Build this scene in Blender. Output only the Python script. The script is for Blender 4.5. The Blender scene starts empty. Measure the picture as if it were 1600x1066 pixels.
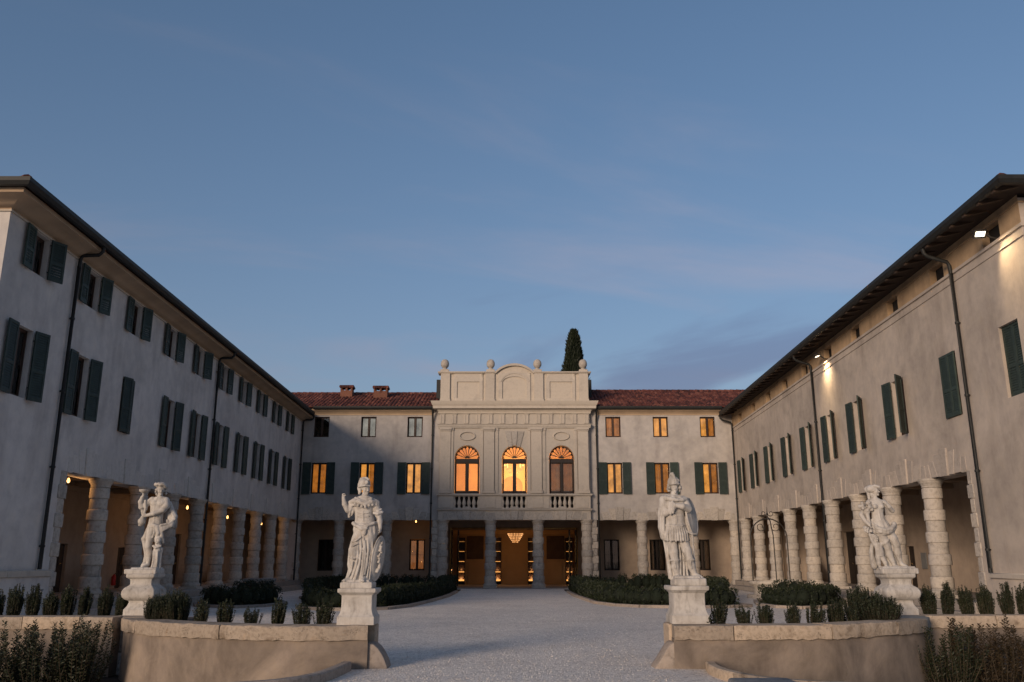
import bpy, bmesh, math, random
import numpy as np
from mathutils import Matrix, Vector

random.seed(11)
rng = np.random.default_rng(5)
sc = bpy.context.scene
col = sc.collection
PI = math.pi

# ------------------------------------------------------------------ camera
cam = bpy.data.cameras.new('camera')
cam.sensor_width = 36.0
cam.lens = 1345.0 / 1600.0 * 36.0
cam.clip_start = 0.1
cam.clip_end = 3000.0
cam_o = bpy.data.objects.new('camera', cam)
col.objects.link(cam_o)
EYE = 1.55
cam_o.location = (0, 0, EYE)
cam_o.rotation_euler = (math.radians(104.4), 0, 0)
sc.camera = cam_o

# ------------------------------------------------------------------ light of dusk
SUN_EL = math.radians(11.0)
SUN_AZ = math.radians(212.0)          # clockwise from +Y: low behind the camera, to its left
sd = Vector((math.sin(SUN_AZ) * math.cos(SUN_EL), math.cos(SUN_AZ) * math.cos(SUN_EL), math.sin(SUN_EL)))

SKY_SAT, HAZE_K, HAZE_C = 0.95, 0.62, (1.30, 1.23, 1.50, 1)
CLOUD_AT = (15.7, 3.4, -1.1)
BANK_AT = (3.3, -16.2, -2.7)
world = bpy.data.worlds.new('World')
sc.world = world
world.use_nodes = True
nt = world.node_tree
bg = nt.nodes['Background']
bg.inputs['Strength'].default_value = 0.121
sky = nt.nodes.new('ShaderNodeTexSky')
sky.sky_type = 'NISHITA'
sky.sun_disc = False
sky.sun_elevation = math.radians(4.8)
sky.sun_rotation = SUN_AZ
sky.altitude = 0
sky.air_density = 1.0
sky.dust_density = 0.6
sky.ozone_density = 3.1
# thin evening clouds, by direction of view
tc = nt.nodes.new('ShaderNodeTexCoord')
sep = nt.nodes.new('ShaderNodeSeparateXYZ')
nt.links.new(tc.outputs['Generated'], sep.inputs[0])
def wmath(op, a, b=None, c=None):
    n = nt.nodes.new('ShaderNodeMath'); n.operation = op
    for i, x in enumerate((a, b, c)):
        if x is None: continue
        if isinstance(x, (int, float)): n.inputs[i].default_value = x
        else: nt.links.new(x, n.inputs[i])
    return n.outputs[0]
zc = wmath('ADD', wmath('MAXIMUM', sep.outputs[2], 0.0), 0.16)
px = wmath('DIVIDE', sep.outputs[0], zc)
py = wmath('DIVIDE', sep.outputs[1], zc)
comb = nt.nodes.new('ShaderNodeCombineXYZ')
nt.links.new(wmath('MULTIPLY', wmath('ADD', px, wmath('MULTIPLY', py, 0.35)), 0.42), comb.inputs[0])
nt.links.new(wmath('MULTIPLY', wmath('SUBTRACT', py, wmath('MULTIPLY', px, 0.25)), 1.5), comb.inputs[1])
cn = nt.nodes.new('ShaderNodeTexNoise')
cn.inputs['Scale'].default_value = 1.25
cn.inputs['Detail'].default_value = 7
cn.inputs['Roughness'].default_value = 0.55
cn.inputs['Distortion'].default_value = 0.5
coff = nt.nodes.new('ShaderNodeVectorMath'); coff.operation = 'ADD'
nt.links.new(comb.outputs[0], coff.inputs[0]); coff.inputs[1].default_value = CLOUD_AT
nt.links.new(coff.outputs[0], cn.inputs['Vector'])
cr = nt.nodes.new('ShaderNodeMapRange')
cr.interpolation_type = 'SMOOTHSTEP'
cr.inputs['From Min'].default_value = 0.46
cr.inputs['From Max'].default_value = 0.78
cr.inputs['To Max'].default_value = 0.75
nt.links.new(cn.outputs['Fac'], cr.inputs['Value'])
hs = nt.nodes.new('ShaderNodeHueSaturation')
hs.inputs['Saturation'].default_value = SKY_SAT
nt.links.new(sky.outputs[0], hs.inputs['Color'])
gm = nt.nodes.new('ShaderNodeGamma'); gm.inputs['Gamma'].default_value = 0.85
nt.links.new(hs.outputs[0], gm.inputs['Color'])
# pale evening haze low over the horizon, all the way round
hz = wmath('POWER', wmath('SUBTRACT', 1.0, wmath('MAXIMUM', sep.outputs[2], 0.0)), 4.5)
hmix = nt.nodes.new('ShaderNodeMix'); hmix.data_type = 'RGBA'
nt.links.new(wmath('MULTIPLY', hz, HAZE_K), hmix.inputs['Factor'])
nt.links.new(gm.outputs[0], hmix.inputs[6])
hmix.inputs[7].default_value = HAZE_C
cmix = nt.nodes.new('ShaderNodeMix'); cmix.data_type = 'RGBA'
nt.links.new(cr.outputs[0], cmix.inputs['Factor'])
nt.links.new(hmix.outputs[2], cmix.inputs[6])
# cloud colour follows the brightness of the sky behind it, greyer and slightly rosy
cmul = nt.nodes.new('ShaderNodeMix'); cmul.data_type = 'RGBA'; cmul.blend_type = 'MULTIPLY'
cmul.inputs['Factor'].default_value = 1.0
chs = nt.nodes.new('ShaderNodeHueSaturation'); chs.inputs['Saturation'].default_value = 0.45
nt.links.new(hmix.outputs[2], chs.inputs['Color'])
nt.links.new(chs.outputs[0], cmul.inputs[6])
ctone = nt.nodes.new('ShaderNodeMix'); ctone.data_type = 'RGBA'
nt.links.new(wmath('MINIMUM', wmath('MULTIPLY', hz, 2.2), 1.0), ctone.inputs['Factor'])
ctone.inputs[6].default_value = (1.16, 1.05, 1.08, 1)          # thin veils overhead
ctone.inputs[7].default_value = (0.80, 0.71, 0.78, 1)          # thicker mauve banks low down
nt.links.new(ctone.outputs[2], cmul.inputs[7])
nt.links.new(cmul.outputs[2], cmix.inputs[7])
# low grey-mauve banks, lying flat near the horizon on every side
bcomb = nt.nodes.new('ShaderNodeCombineXYZ')
nt.links.new(wmath('MULTIPLY', sep.outputs[0], 2.6), bcomb.inputs[0]); nt.links.new(wmath('MULTIPLY', sep.outputs[1], 2.6), bcomb.inputs[1])
nt.links.new(wmath('ADD', wmath('MULTIPLY', sep.outputs[2], 13.0), wmath('MULTIPLY', sep.outputs[0], -3.0)), bcomb.inputs[2])
boff = nt.nodes.new('ShaderNodeVectorMath'); boff.operation = 'ADD'; boff.inputs[1].default_value = BANK_AT
nt.links.new(bcomb.outputs[0], boff.inputs[0])
bn = nt.nodes.new('ShaderNodeTexNoise'); bn.inputs['Scale'].default_value = 1.0; bn.inputs['Detail'].default_value = 6; bn.inputs['Roughness'].default_value = 0.5; bn.inputs['Distortion'].default_value = 0.3
nt.links.new(boff.outputs[0], bn.inputs['Vector'])
br = nt.nodes.new('ShaderNodeMapRange'); br.interpolation_type = 'SMOOTHSTEP'
br.inputs['From Min'].default_value = 0.50; br.inputs['From Max'].default_value = 0.66; br.inputs['To Max'].default_value = 0.85
nt.links.new(bn.outputs['Fac'], br.inputs['Value'])
zf = nt.nodes.new('ShaderNodeMapRange'); zf.interpolation_type = 'SMOOTHSTEP'
zf.inputs['From Min'].default_value = 0.36; zf.inputs['From Max'].default_value = 0.20
nt.links.new(sep.outputs[2], zf.inputs['Value'])
bmix = nt.nodes.new('ShaderNodeMix'); bmix.data_type = 'RGBA'; bmix.blend_type = 'MULTIPLY'
nt.links.new(wmath('MULTIPLY', br.outputs[0], zf.outputs[0]), bmix.inputs['Factor'])
nt.links.new(cmix.outputs[2], bmix.inputs[6]); bmix.inputs[7].default_value = (0.72, 0.63, 0.70, 1)
tint = nt.nodes.new('ShaderNodeMix'); tint.data_type = 'RGBA'; tint.blend_type = 'MULTIPLY'; tint.inputs['Factor'].default_value = 1.0
nt.links.new(bmix.outputs[2], tint.inputs[6]); tint.inputs[7].default_value = (1.04, 0.99, 1.03, 1)
nt.links.new(tint.outputs[2], bg.inputs['Color'])

sun = bpy.data.lights.new('sun', 'SUN')
sun.energy = 1.5
sun.angle = math.radians(18)
sun.color = (1.0, 0.77, 0.575)
sun_o = bpy.data.objects.new('sun', sun)
col.objects.link(sun_o)
sun_o.location = (-40, -80, 30)
sun_o.rotation_euler = (-sd).to_track_quat('-Z', 'Y').to_euler()

vs = sc.view_settings
vs.view_transform = 'Standard'
vs.look = 'None'
vs.gamma = 1.0
vs.use_curve_mapping = False
vs.exposure = 0.84
sc.cycles.max_bounces = 8
sc.cycles.transparent_max_bounces = 12
sc.cycles.use_denoising = True
sc.cycles.sample_clamp_indirect = 4.0
sc.render.film_transparent = False

# ------------------------------------------------------------------ helpers
def world_m(o):
    m = o.matrix_basis.copy()
    if o.parent is not None:
        m = world_m(o.parent) @ o.matrix_parent_inverse @ m
    return m

def set_parent(o, p):
    o.parent = p
    o.matrix_parent_inverse = world_m(p).inverted()

def obj(name, mesh, mat=None, parent=None, loc=(0, 0, 0), rz=0.0, scale=(1, 1, 1), rot=None):
    o = bpy.data.objects.new(name, mesh)
    col.objects.link(o)
    o.location = loc
    o.rotation_euler = rot if rot is not None else (0, 0, rz)
    o.scale = scale
    if mat is not None and mesh is not None and len(mesh.materials) == 0:
        mesh.materials.append(mat)
    if parent is not None:
        set_parent(o, parent)
    return o

def thing(name, label, cat, loc=(0, 0, 0), rz=0.0, group=None):
    o = bpy.data.objects.new(name, None)
    col.objects.link(o)
    o.empty_display_size = 0.3
    o.location = loc
    o.rotation_euler = (0, 0, rz)
    return tag(o, label, cat, group)

def tag(o, label=None, cat=None, group=None, kind=None):
    if label: o['label'] = label
    if cat: o['category'] = cat
    if group: o['group'] = group
    if kind: o['kind'] = kind
    return o

def smooth(me, ang=38):
    me.polygons.foreach_set('use_smooth', [True] * len(me.polygons))
    me.set_sharp_from_angle(angle=math.radians(ang))

class MB:
    """collects faces, then links them as one mesh"""
    def __init__(s, T=None):
        s.v = []; s.f = []; s.T = T
    def add(s, vs_, fs):
        n = len(s.v)
        s.v += [s.T(*p) if s.T else tuple(p) for p in vs_]
        s.f += [tuple(i + n for i in f) for f in fs]
        return s
    def quad(s, a, b, c, d):
        return s.add([a, b, c, d], [(0, 1, 2, 3)])
    def hexa(s, p):
        return s.add(p, [(0, 3, 2, 1), (4, 5, 6, 7), (0, 1, 5, 4), (1, 2, 6, 5), (2, 3, 7, 6), (3, 0, 4, 7)])
    def box(s, x0, x1, y0, y1, z0, z1):
        return s.hexa([(x0, y0, z0), (x1, y0, z0), (x1, y1, z0), (x0, y1, z0),
                       (x0, y0, z1), (x1, y0, z1), (x1, y1, z1), (x0, y1, z1)])
    def prism(s, poly, t0, t1, fn):
        """poly of (a,b), extruded t0..t1; fn(a,b,t)->point"""
        n = len(poly)
        vs_ = [fn(a, b, t0) for a, b in poly] + [fn(a, b, t1) for a, b in poly]
        fs = [tuple(range(n))[::-1], tuple(range(n, 2 * n))]
        fs += [(i, (i + 1) % n, (i + 1) % n + n, i + n) for i in range(n)]
        return s.add(vs_, fs)
    def lathe(s, prof, c=(0, 0, 0), seg=24, sx=1, sy=1):
        n = len(prof); vs_ = []; fs = []
        for r, z in prof:
            for k in range(seg):
                a = 2 * PI * k / seg
                vs_.append((c[0] + r * sx * math.cos(a), c[1] + r * sy * math.sin(a), c[2] + z))
        for i in range(n - 1):
            for k in range(seg):
                k2 = (k + 1) % seg
                fs.append((i * seg + k, i * seg + k2, (i + 1) * seg + k2, (i + 1) * seg + k))
        fs.append(tuple(range(seg))[::-1]); fs.append(tuple(range((n - 1) * seg, n * seg)))
        return s.add(vs_, fs)
    def tube(s, pts, r, seg=8):
        pts = [Vector(p) for p in pts]
        vs_ = []; fs = []; n = len(pts)
        rs = r if isinstance(r, (list, tuple)) else [r] * n
        up = Vector((0, 0, 1))
        for i, p in enumerate(pts):
            d = (pts[min(i + 1, n - 1)] - pts[max(i - 1, 0)]).normalized()
            a = d.cross(up)
            if a.length < 1e-3: a = d.cross(Vector((1, 0, 0)))
            a.normalize(); b = d.cross(a)
            for k in range(seg):
                t = 2 * PI * k / seg
                vs_.append(tuple(p + (a * math.cos(t) + b * math.sin(t)) * rs[i]))
        for i in range(n - 1):
            for k in range(seg):
                k2 = (k + 1) % seg
                fs.append((i * seg + k, i * seg + k2, (i + 1) * seg + k2, (i + 1) * seg + k))
        fs.append(tuple(range(seg))[::-1]); fs.append(tuple(range((n - 1) * seg, n * seg)))
        return s.add(vs_, fs)
    def sheet(s, u0, u1, z0, z1, holes, n=0.0, depth=0.25):
        """wall face in (u,n,z) with rectangular openings and their reveals; hole=(a,b,c,d[,depth])"""
        us = sorted({u0, u1} | {h[0] for h in holes} | {h[1] for h in holes})
        zs = sorted({z0, z1} | {h[2] for h in holes} | {h[3] for h in holes})
        us = [u for u in us if u0 - 1e-6 <= u <= u1 + 1e-6]; zs = [z for z in zs if z0 - 1e-6 <= z <= z1 + 1e-6]
        for i in range(len(us) - 1):
            for j in range(len(zs) - 1):
                cu = (us[i] + us[i + 1]) / 2; cz = (zs[j] + zs[j + 1]) / 2
                if any(h[0] < cu < h[1] and h[2] < cz < h[3] for h in holes): continue
                s.quad((us[i], n, zs[j]), (us[i + 1], n, zs[j]), (us[i + 1], n, zs[j + 1]), (us[i], n, zs[j + 1]))
        for h in holes:
            a, b, c, d = h[:4]; dp = h[4] if len(h) > 4 else depth
            m = n - dp
            s.quad((a, n, c), (a, m, c), (a, m, d), (a, n, d))
            s.quad((b, n, c), (b, m, c), (b, m, d), (b, n, d))
            s.quad((a, n, d), (b, n, d), (b, m, d), (a, m, d))
            if c > z0 + 1e-4: s.quad((a, n, c), (b, n, c), (b, m, c), (a, m, c))
        return s
    def mesh(s, name, bevel=0.0, seg=1, ang=38, flat=False):
        bm = bmesh.new()
        vv = [bm.verts.new(p) for p in s.v]
        for f in s.f:
            try: bm.faces.new([vv[i] for i in f])
            except ValueError: pass
        bmesh.ops.remove_doubles(bm, verts=bm.verts, dist=1e-4)
        if bevel:
            es = [e for e in bm.edges if len(e.link_faces) == 2 and e.calc_face_angle(0) > 0.5]
            bmesh.ops.bevel(bm, geom=es, offset=bevel, segments=seg, affect='EDGES', profile=0.5, clamp_overlap=True)
        bmesh.ops.recalc_face_normals(bm, faces=bm.faces)
        me = bpy.data.meshes.new(name)
        bm.to_mesh(me); bm.free()
        if not flat: smooth(me, ang)
        return me
    def build(s, name, mat, parent=None, bevel=0.0, seg=1, ang=38, flat=False, **kw):
        return obj(name, s.mesh(name, bevel, seg, ang, flat), mat, parent, **kw)

def fast_mesh(name, verts, quads, smooth_=True):
    """verts (n,3) array, quads (m,4) or (m,3) array"""
    me = bpy.data.meshes.new(name)
    verts = np.asarray(verts, np.float32); quads = np.asarray(quads, np.int32)
    k = quads.shape[1]
    me.vertices.add(len(verts)); me.vertices.foreach_set('co', verts.ravel())
    me.loops.add(quads.size); me.loops.foreach_set('vertex_index', quads.ravel())
    me.polygons.add(len(quads))
    me.polygons.foreach_set('loop_start', np.arange(0, quads.size, k, dtype=np.int32))
    me.polygons.foreach_set('loop_total', np.full(len(quads), k, np.int32))
    me.polygons.foreach_set('use_smooth', np.full(len(quads), smooth_, bool))
    me.update(calc_edges=True); me.validate()
    return me

# ------------------------------------------------------------------ materials
class N:
    def __init__(s, name):
        s.m = bpy.data.materials.new(name); s.m.use_nodes = True
        s.nt = s.m.node_tree; s.b = s.nt.nodes['Principled BSDF']
        s.out = s.nt.nodes['Material Output']
        g = s.nt.nodes.new('ShaderNodeNewGeometry'); s.pos = g.outputs['Position']; s.geo = g
    def n(s, t, **kw):
        x = s.nt.nodes.new(t)
        for k, v in kw.items():
            if hasattr(x, k): setattr(x, k, v)
            else: x.inputs[k.replace('_', ' ')].default_value = v
        return x
    def L(s, a, b): s.nt.links.new(a, b)
    def mapped(s, scale, loc=(0, 0, 0)):
        mp = s.n('ShaderNodeMapping'); mp.inputs['Scale'].default_value = scale; mp.inputs['Location'].default_value = loc
        s.L(s.pos, mp.inputs['Vector']); return mp.outputs[0]
    def noise(s, scale, detail=5, rough=0.55, vec=None, dist=0.0):
        x = s.n('ShaderNodeTexNoise'); x.inputs['Scale'].default_value = scale; x.inputs['Detail'].default_value = detail
        x.inputs['Roughness'].default_value = rough; x.inputs['Distortion'].default_value = dist
        s.L(vec if vec is not None else s.pos, x.inputs['Vector']); return x.outputs['Fac']
    def ramp(s, fac, stops):
        r = s.n('ShaderNodeValToRGB'); e = r.color_ramp.elements
        while len(e) < len(stops): e.new(0.5)
        for i, (p, c) in enumerate(stops):
            e[i].position = p; e[i].color = (*c, 1) if len(c) == 3 else c
        s.L(fac, r.inputs['Fac']); return r.outputs['Color']
    def mix(s, fac, a, b, mode='MIX'):
        x = s.n('ShaderNodeMix', data_type='RGBA', blend_type=mode)
        for i, v in ((0, fac), (6, a), (7, b)):
            if isinstance(v, (int, float)): x.inputs[i].default_value = v
            elif isinstance(v, tuple): x.inputs[i].default_value = (*v, 1)
            else: s.L(v, x.inputs[i])
        return x.outputs[2]
    def bump(s, h, strength=0.3, dist=0.02, prev=None):
        b = s.n('ShaderNodeBump'); b.inputs['Strength'].default_value = strength; b.inputs['Distance'].default_value = dist
        s.L(h, b.inputs['Height'])
        if prev is not None: s.L(prev, b.inputs['Normal'])
        s.L(b.outputs[0], s.b.inputs['Normal']); return b.outputs[0]
    def set(s, color=None, rough=0.8, metal=0.0, spec=0.3):
        if color is not None:
            if isinstance(color, tuple): s.b.inputs['Base Color'].default_value = (*color, 1)
            else: s.L(color, s.b.inputs['Base Color'])
        s.b.inputs['Roughness'].default_value = rough; s.b.inputs['Metallic'].default_value = metal
        s.b.inputs['Specular IOR Level'].default_value = spec
        return s.m
    def rnd(s):
        o = s.n('ShaderNodeObjectInfo'); return o.outputs['Random']

def mul(c, k): return tuple(x * k for x in c)

def stucco(name, base, var=0.2, streak=0.85, stain=0.55, sc=1.0):
    m = N(name)
    big = m.noise(0.45 * sc, 7, 0.66, dist=0.6); mid = m.noise(2.6 * sc, 7, 0.64); fine = m.noise(45, 4, 0.6)
    col_ = m.ramp(big, [(0.3, mul(base, 1 - var)), (0.52, base), (0.72, mul(base, 1 + var * 0.8))])
    c2 = m.ramp(mid, [(0.3, (0.86, 0.86, 0.88)), (0.55, (1, 1, 1)), (0.75, (1.06, 1.04, 1.0))])
    st = m.noise(1.0, 5, 0.6, m.mapped((1.3 * sc, 1.3 * sc, 0.3 * sc)))
    c3 = m.ramp(st, [(0.32, (0.80, 0.79, 0.79)), (0.5, (1, 1, 1)), (1, (1.03, 1.03, 1.02))])
    a = m.mix(1.0, col_, c2, 'MULTIPLY'); a = m.mix(streak, a, c3, 'MULTIPLY')
    blot = m.noise(1.1, 8, 0.7, m.mapped((sc, sc, 0.7 * sc), (7, 3, 2)), 1.0)
    a = m.mix(m.ramp(blot, [(0.6, (0, 0, 0)), (0.78, (stain, stain, stain))]), a, mul(base, 0.6))
    m.bump(fine, 0.25, 0.006, m.bump(mid, 0.25, 0.02))
    return m.set(a, 0.92, 0, 0.15)

def stone(name, base, dark, warm, scale=1.0, pits=0.5, rough=0.85, rndk=0.16, con=1.0):
    m = N(name)
    n1 = m.noise(2.2 * scale, 8, 0.62, dist=0.4); n2 = m.noise(11 * scale, 6, 0.65); n3 = m.noise(60 * scale, 3)
    a = m.ramp(n1, [(0.28, dark), (0.46, base), (0.62, base), (0.8, warm)])
    a = m.mix(0.8 * con, a, m.ramp(n2, [(0.3, (0.62, 0.6, 0.57)), (0.52, (1, 1, 1)), (0.8, (1.16, 1.13, 1.1))]), 'MULTIPLY')
    r = m.rnd()
    a = m.mix(1.0, a, m.ramp(r, [(0, (1 - rndk,) * 3), (0.6, (1, 1, 1)), (1, (1 + rndk * 0.6, 1 + rndk * 0.45, 1 + rndk * 0.2))]), 'MULTIPLY')
    v = m.n('ShaderNodeTexVoronoi'); v.inputs['Scale'].default_value = 26 * scale; m.L(m.mapped((1, 1, 2.0)), v.inputs['Vector'])
    pit = m.ramp(v.outputs['Distance'], [(0.0, (0, 0, 0)), (0.35, (1, 1, 1))])
    pm = m.mix(m.ramp(m.noise(5 * scale, 4, 0.6, m.mapped((1, 1, 1), (3, 9, 1))), [(0.48, (1, 1, 1)), (0.66, (0, 0, 0))]), pit, (1.0, 1.0, 1.0))
    m.bump(n3, 0.2 * con, 0.004, m.bump(pm, pits, 0.02, m.bump(n2, 0.35 * con, 0.02)))
    return m.set(a, rough, 0, 0.25)

def marble(name):
    m = N(name)
    base = (0.50, 0.465, 0.42)
    n1 = m.noise(3.2, 7, 0.6, dist=0.5); n2 = m.noise(16, 6, 0.65)
    a = m.ramp(n1, [(0.3, (0.34, 0.31, 0.27)), (0.47, base), (0.65, (0.56, 0.53, 0.485)), (0.85, (0.45, 0.38, 0.31))])
    stn = m.noise(4.0, 7, 0.68, m.mapped((2.6, 2.6, 0.55), (1, 2, 5)), 0.7)
    a = m.mix(m.ramp(stn, [(0.51, (0, 0, 0)), (0.72, (0.75, 0.75, 0.75))]), a, (0.20, 0.18, 0.155))
    rust = m.noise(2.4, 6, 0.7, m.mapped((1.4, 1.4, 0.8), (11, 4, 8)), 0.9)
    a = m.mix(m.ramp(rust, [(0.6, (0, 0, 0)), (0.75, (0.55, 0.55, 0.55))]), a, (0.36, 0.24, 0.145))
    a = m.mix(0.7, a, m.ramp(n2, [(0.3, (0.82, 0.8, 0.78)), (0.55, (1, 1, 1)), (0.8, (1.06, 1.05, 1.03))]), 'MULTIPLY')
    m.bump(m.noise(70, 4), 0.22, 0.004, m.bump(n2, 0.3, 0.012))
    return m.set(a, 0.78, 0, 0.3)

def paint(name, base, rough=0.55, var=0.25, scale=6):
    m = N(name)
    a = m.ramp(m.noise(scale, 6, 0.6), [(0.3, mul(base, 1 - var)), (0.7, mul(base, 1 + var))])
    r = m.rnd()
    a = m.mix(1.0, a, m.ramp(r, [(0, (0.8, 0.8, 0.82)), (1, (1.15, 1.15, 1.1))]), 'MULTIPLY')
    m.bump(m.noise(40, 3), 0.12, 0.004)
    return m.set(a, rough, 0, 0.4)

def metal(name, base, rough=0.5):
    m = N(name)
    a = m.ramp(m.noise(5, 6, 0.6), [(0.3, mul(base, 0.7)), (0.7, mul(base, 1.3))])
    return m.set(a, rough, 0.5, 0.5)

def foliage(name, c1, c2, c3=None, trans=0.25):
    m = N(name)
    n = m.noise(6, 4, 0.6); f = m.noise(45, 2)
    a = m.ramp(n, [(0.3, c1), (0.62, c2)])
    a = m.mix(m.ramp(f, [(0.5, (0, 0, 0)), (0.75, (0.8, 0.8, 0.8))]), a, c3 if c3 else mul(c2, 1.5))
    m.set(a, 0.5, 0, 0.35)
    t = m.n('ShaderNodeBsdfTranslucent'); m.L(a, t.inputs['Color'])
    mx = m.n('ShaderNodeMixShader'); mx.inputs[0].default_value = trans
    m.L(m.b.outputs[0], mx.inputs[1]); m.L(t.outputs[0], mx.inputs[2]); m.L(mx.outputs[0], m.out.inputs['Surface'])
    return m.m

def emitter(name, color, strength, tex=None):
    m = N(name)
    m.set((0.02, 0.02, 0.02), 0.5)
    m.b.inputs['Emission Color'].default_value = (*color, 1)
    m.b.inputs['Emission Strength'].default_value = strength
    if tex: 
        a = m.ramp(m.noise(tex, 5, 0.6), [(0.28, mul(color, 0.38)), (0.5, mul(color, 0.8)), (0.72, mul(color, 1.15))])
        m.L(a, m.b.inputs['Emission Color'])
    return m.m

def glass_mat(name, tint=(0.95, 0.95, 0.92), refl=0.12):
    m = N(name)
    t = m.n('ShaderNodeBsdfTransparent'); t.inputs['Color'].default_value = (*tint, 1)
    g = m.n('ShaderNodeBsdfGlossy'); g.inputs['Roughness'].default_value = 0.03
    w_ = m.bump(m.noise(1.6, 2), 0.05, 0.05); m.L(w_, g.inputs['Normal'])
    fr = m.n('ShaderNodeFresnel'); fr.inputs['IOR'].default_value = 1.5
    mx = m.n('ShaderNodeMixShader')
    ad = m.n('ShaderNodeMath', operation='ADD'); m.L(fr.outputs[0], ad.inputs[0]); ad.inputs[1].default_value = refl
    m.L(ad.outputs[0], mx.inputs[0]); m.L(t.outputs[0], mx.inputs[1]); m.L(g.outputs[0], mx.inputs[2])
    m.L(mx.outputs[0], m.out.inputs['Surface'])
    return m.m

def gravel_mat():
    m = N('gravel')
    v = m.n('ShaderNodeTexVoronoi'); v.inputs['Scale'].default_value = 34; m.L(m.pos, v.inputs['Vector'])
    v2 = m.n('ShaderNodeTexVoronoi'); v2.inputs['Scale'].default_value = 11; m.L(m.pos, v2.inputs['Vector'])
    sepc = m.n('ShaderNodeSeparateColor'); m.L(v.outputs['Color'], sepc.inputs[0])
    a = m.ramp(sepc.outputs[0], [(0.0, (0.52, 0.475, 0.425)), (0.4, (0.79, 0.725, 0.645)), (0.8, (0.85, 0.785, 0.70)), (1.0, (0.9, 0.84, 0.77))])
    sep2 = m.n('ShaderNodeSeparateColor'); m.L(v2.outputs['Color'], sep2.inputs[0])
    a = m.mix(0.6, a, m.ramp(sep2.outputs[1], [(0, (0.8, 0.79, 0.78)), (0.35, (1, 1, 1)), (1, (1.06, 1.05, 1.04))]), 'MULTIPLY')
    a = m.mix(1.0, a, m.ramp(m.noise(0.5, 8, 0.7), [(0.3, (0.85, 0.84, 0.83)), (0.55, (1, 1, 1)), (0.8, (1.06, 1.05, 1.03))]), 'MULTIPLY')
    # faint wheel tracks are left by cars along the drive
    h = m.ramp(v.outputs['Distance'], [(0, (1, 1, 1)), (0.7, (0, 0, 0))])
    m.bump(m.noise(3, 5), 0.25, 0.06, m.bump(h, 0.55, 0.025))
    return m.set(a, 0.95, 0, 0.15)

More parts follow.
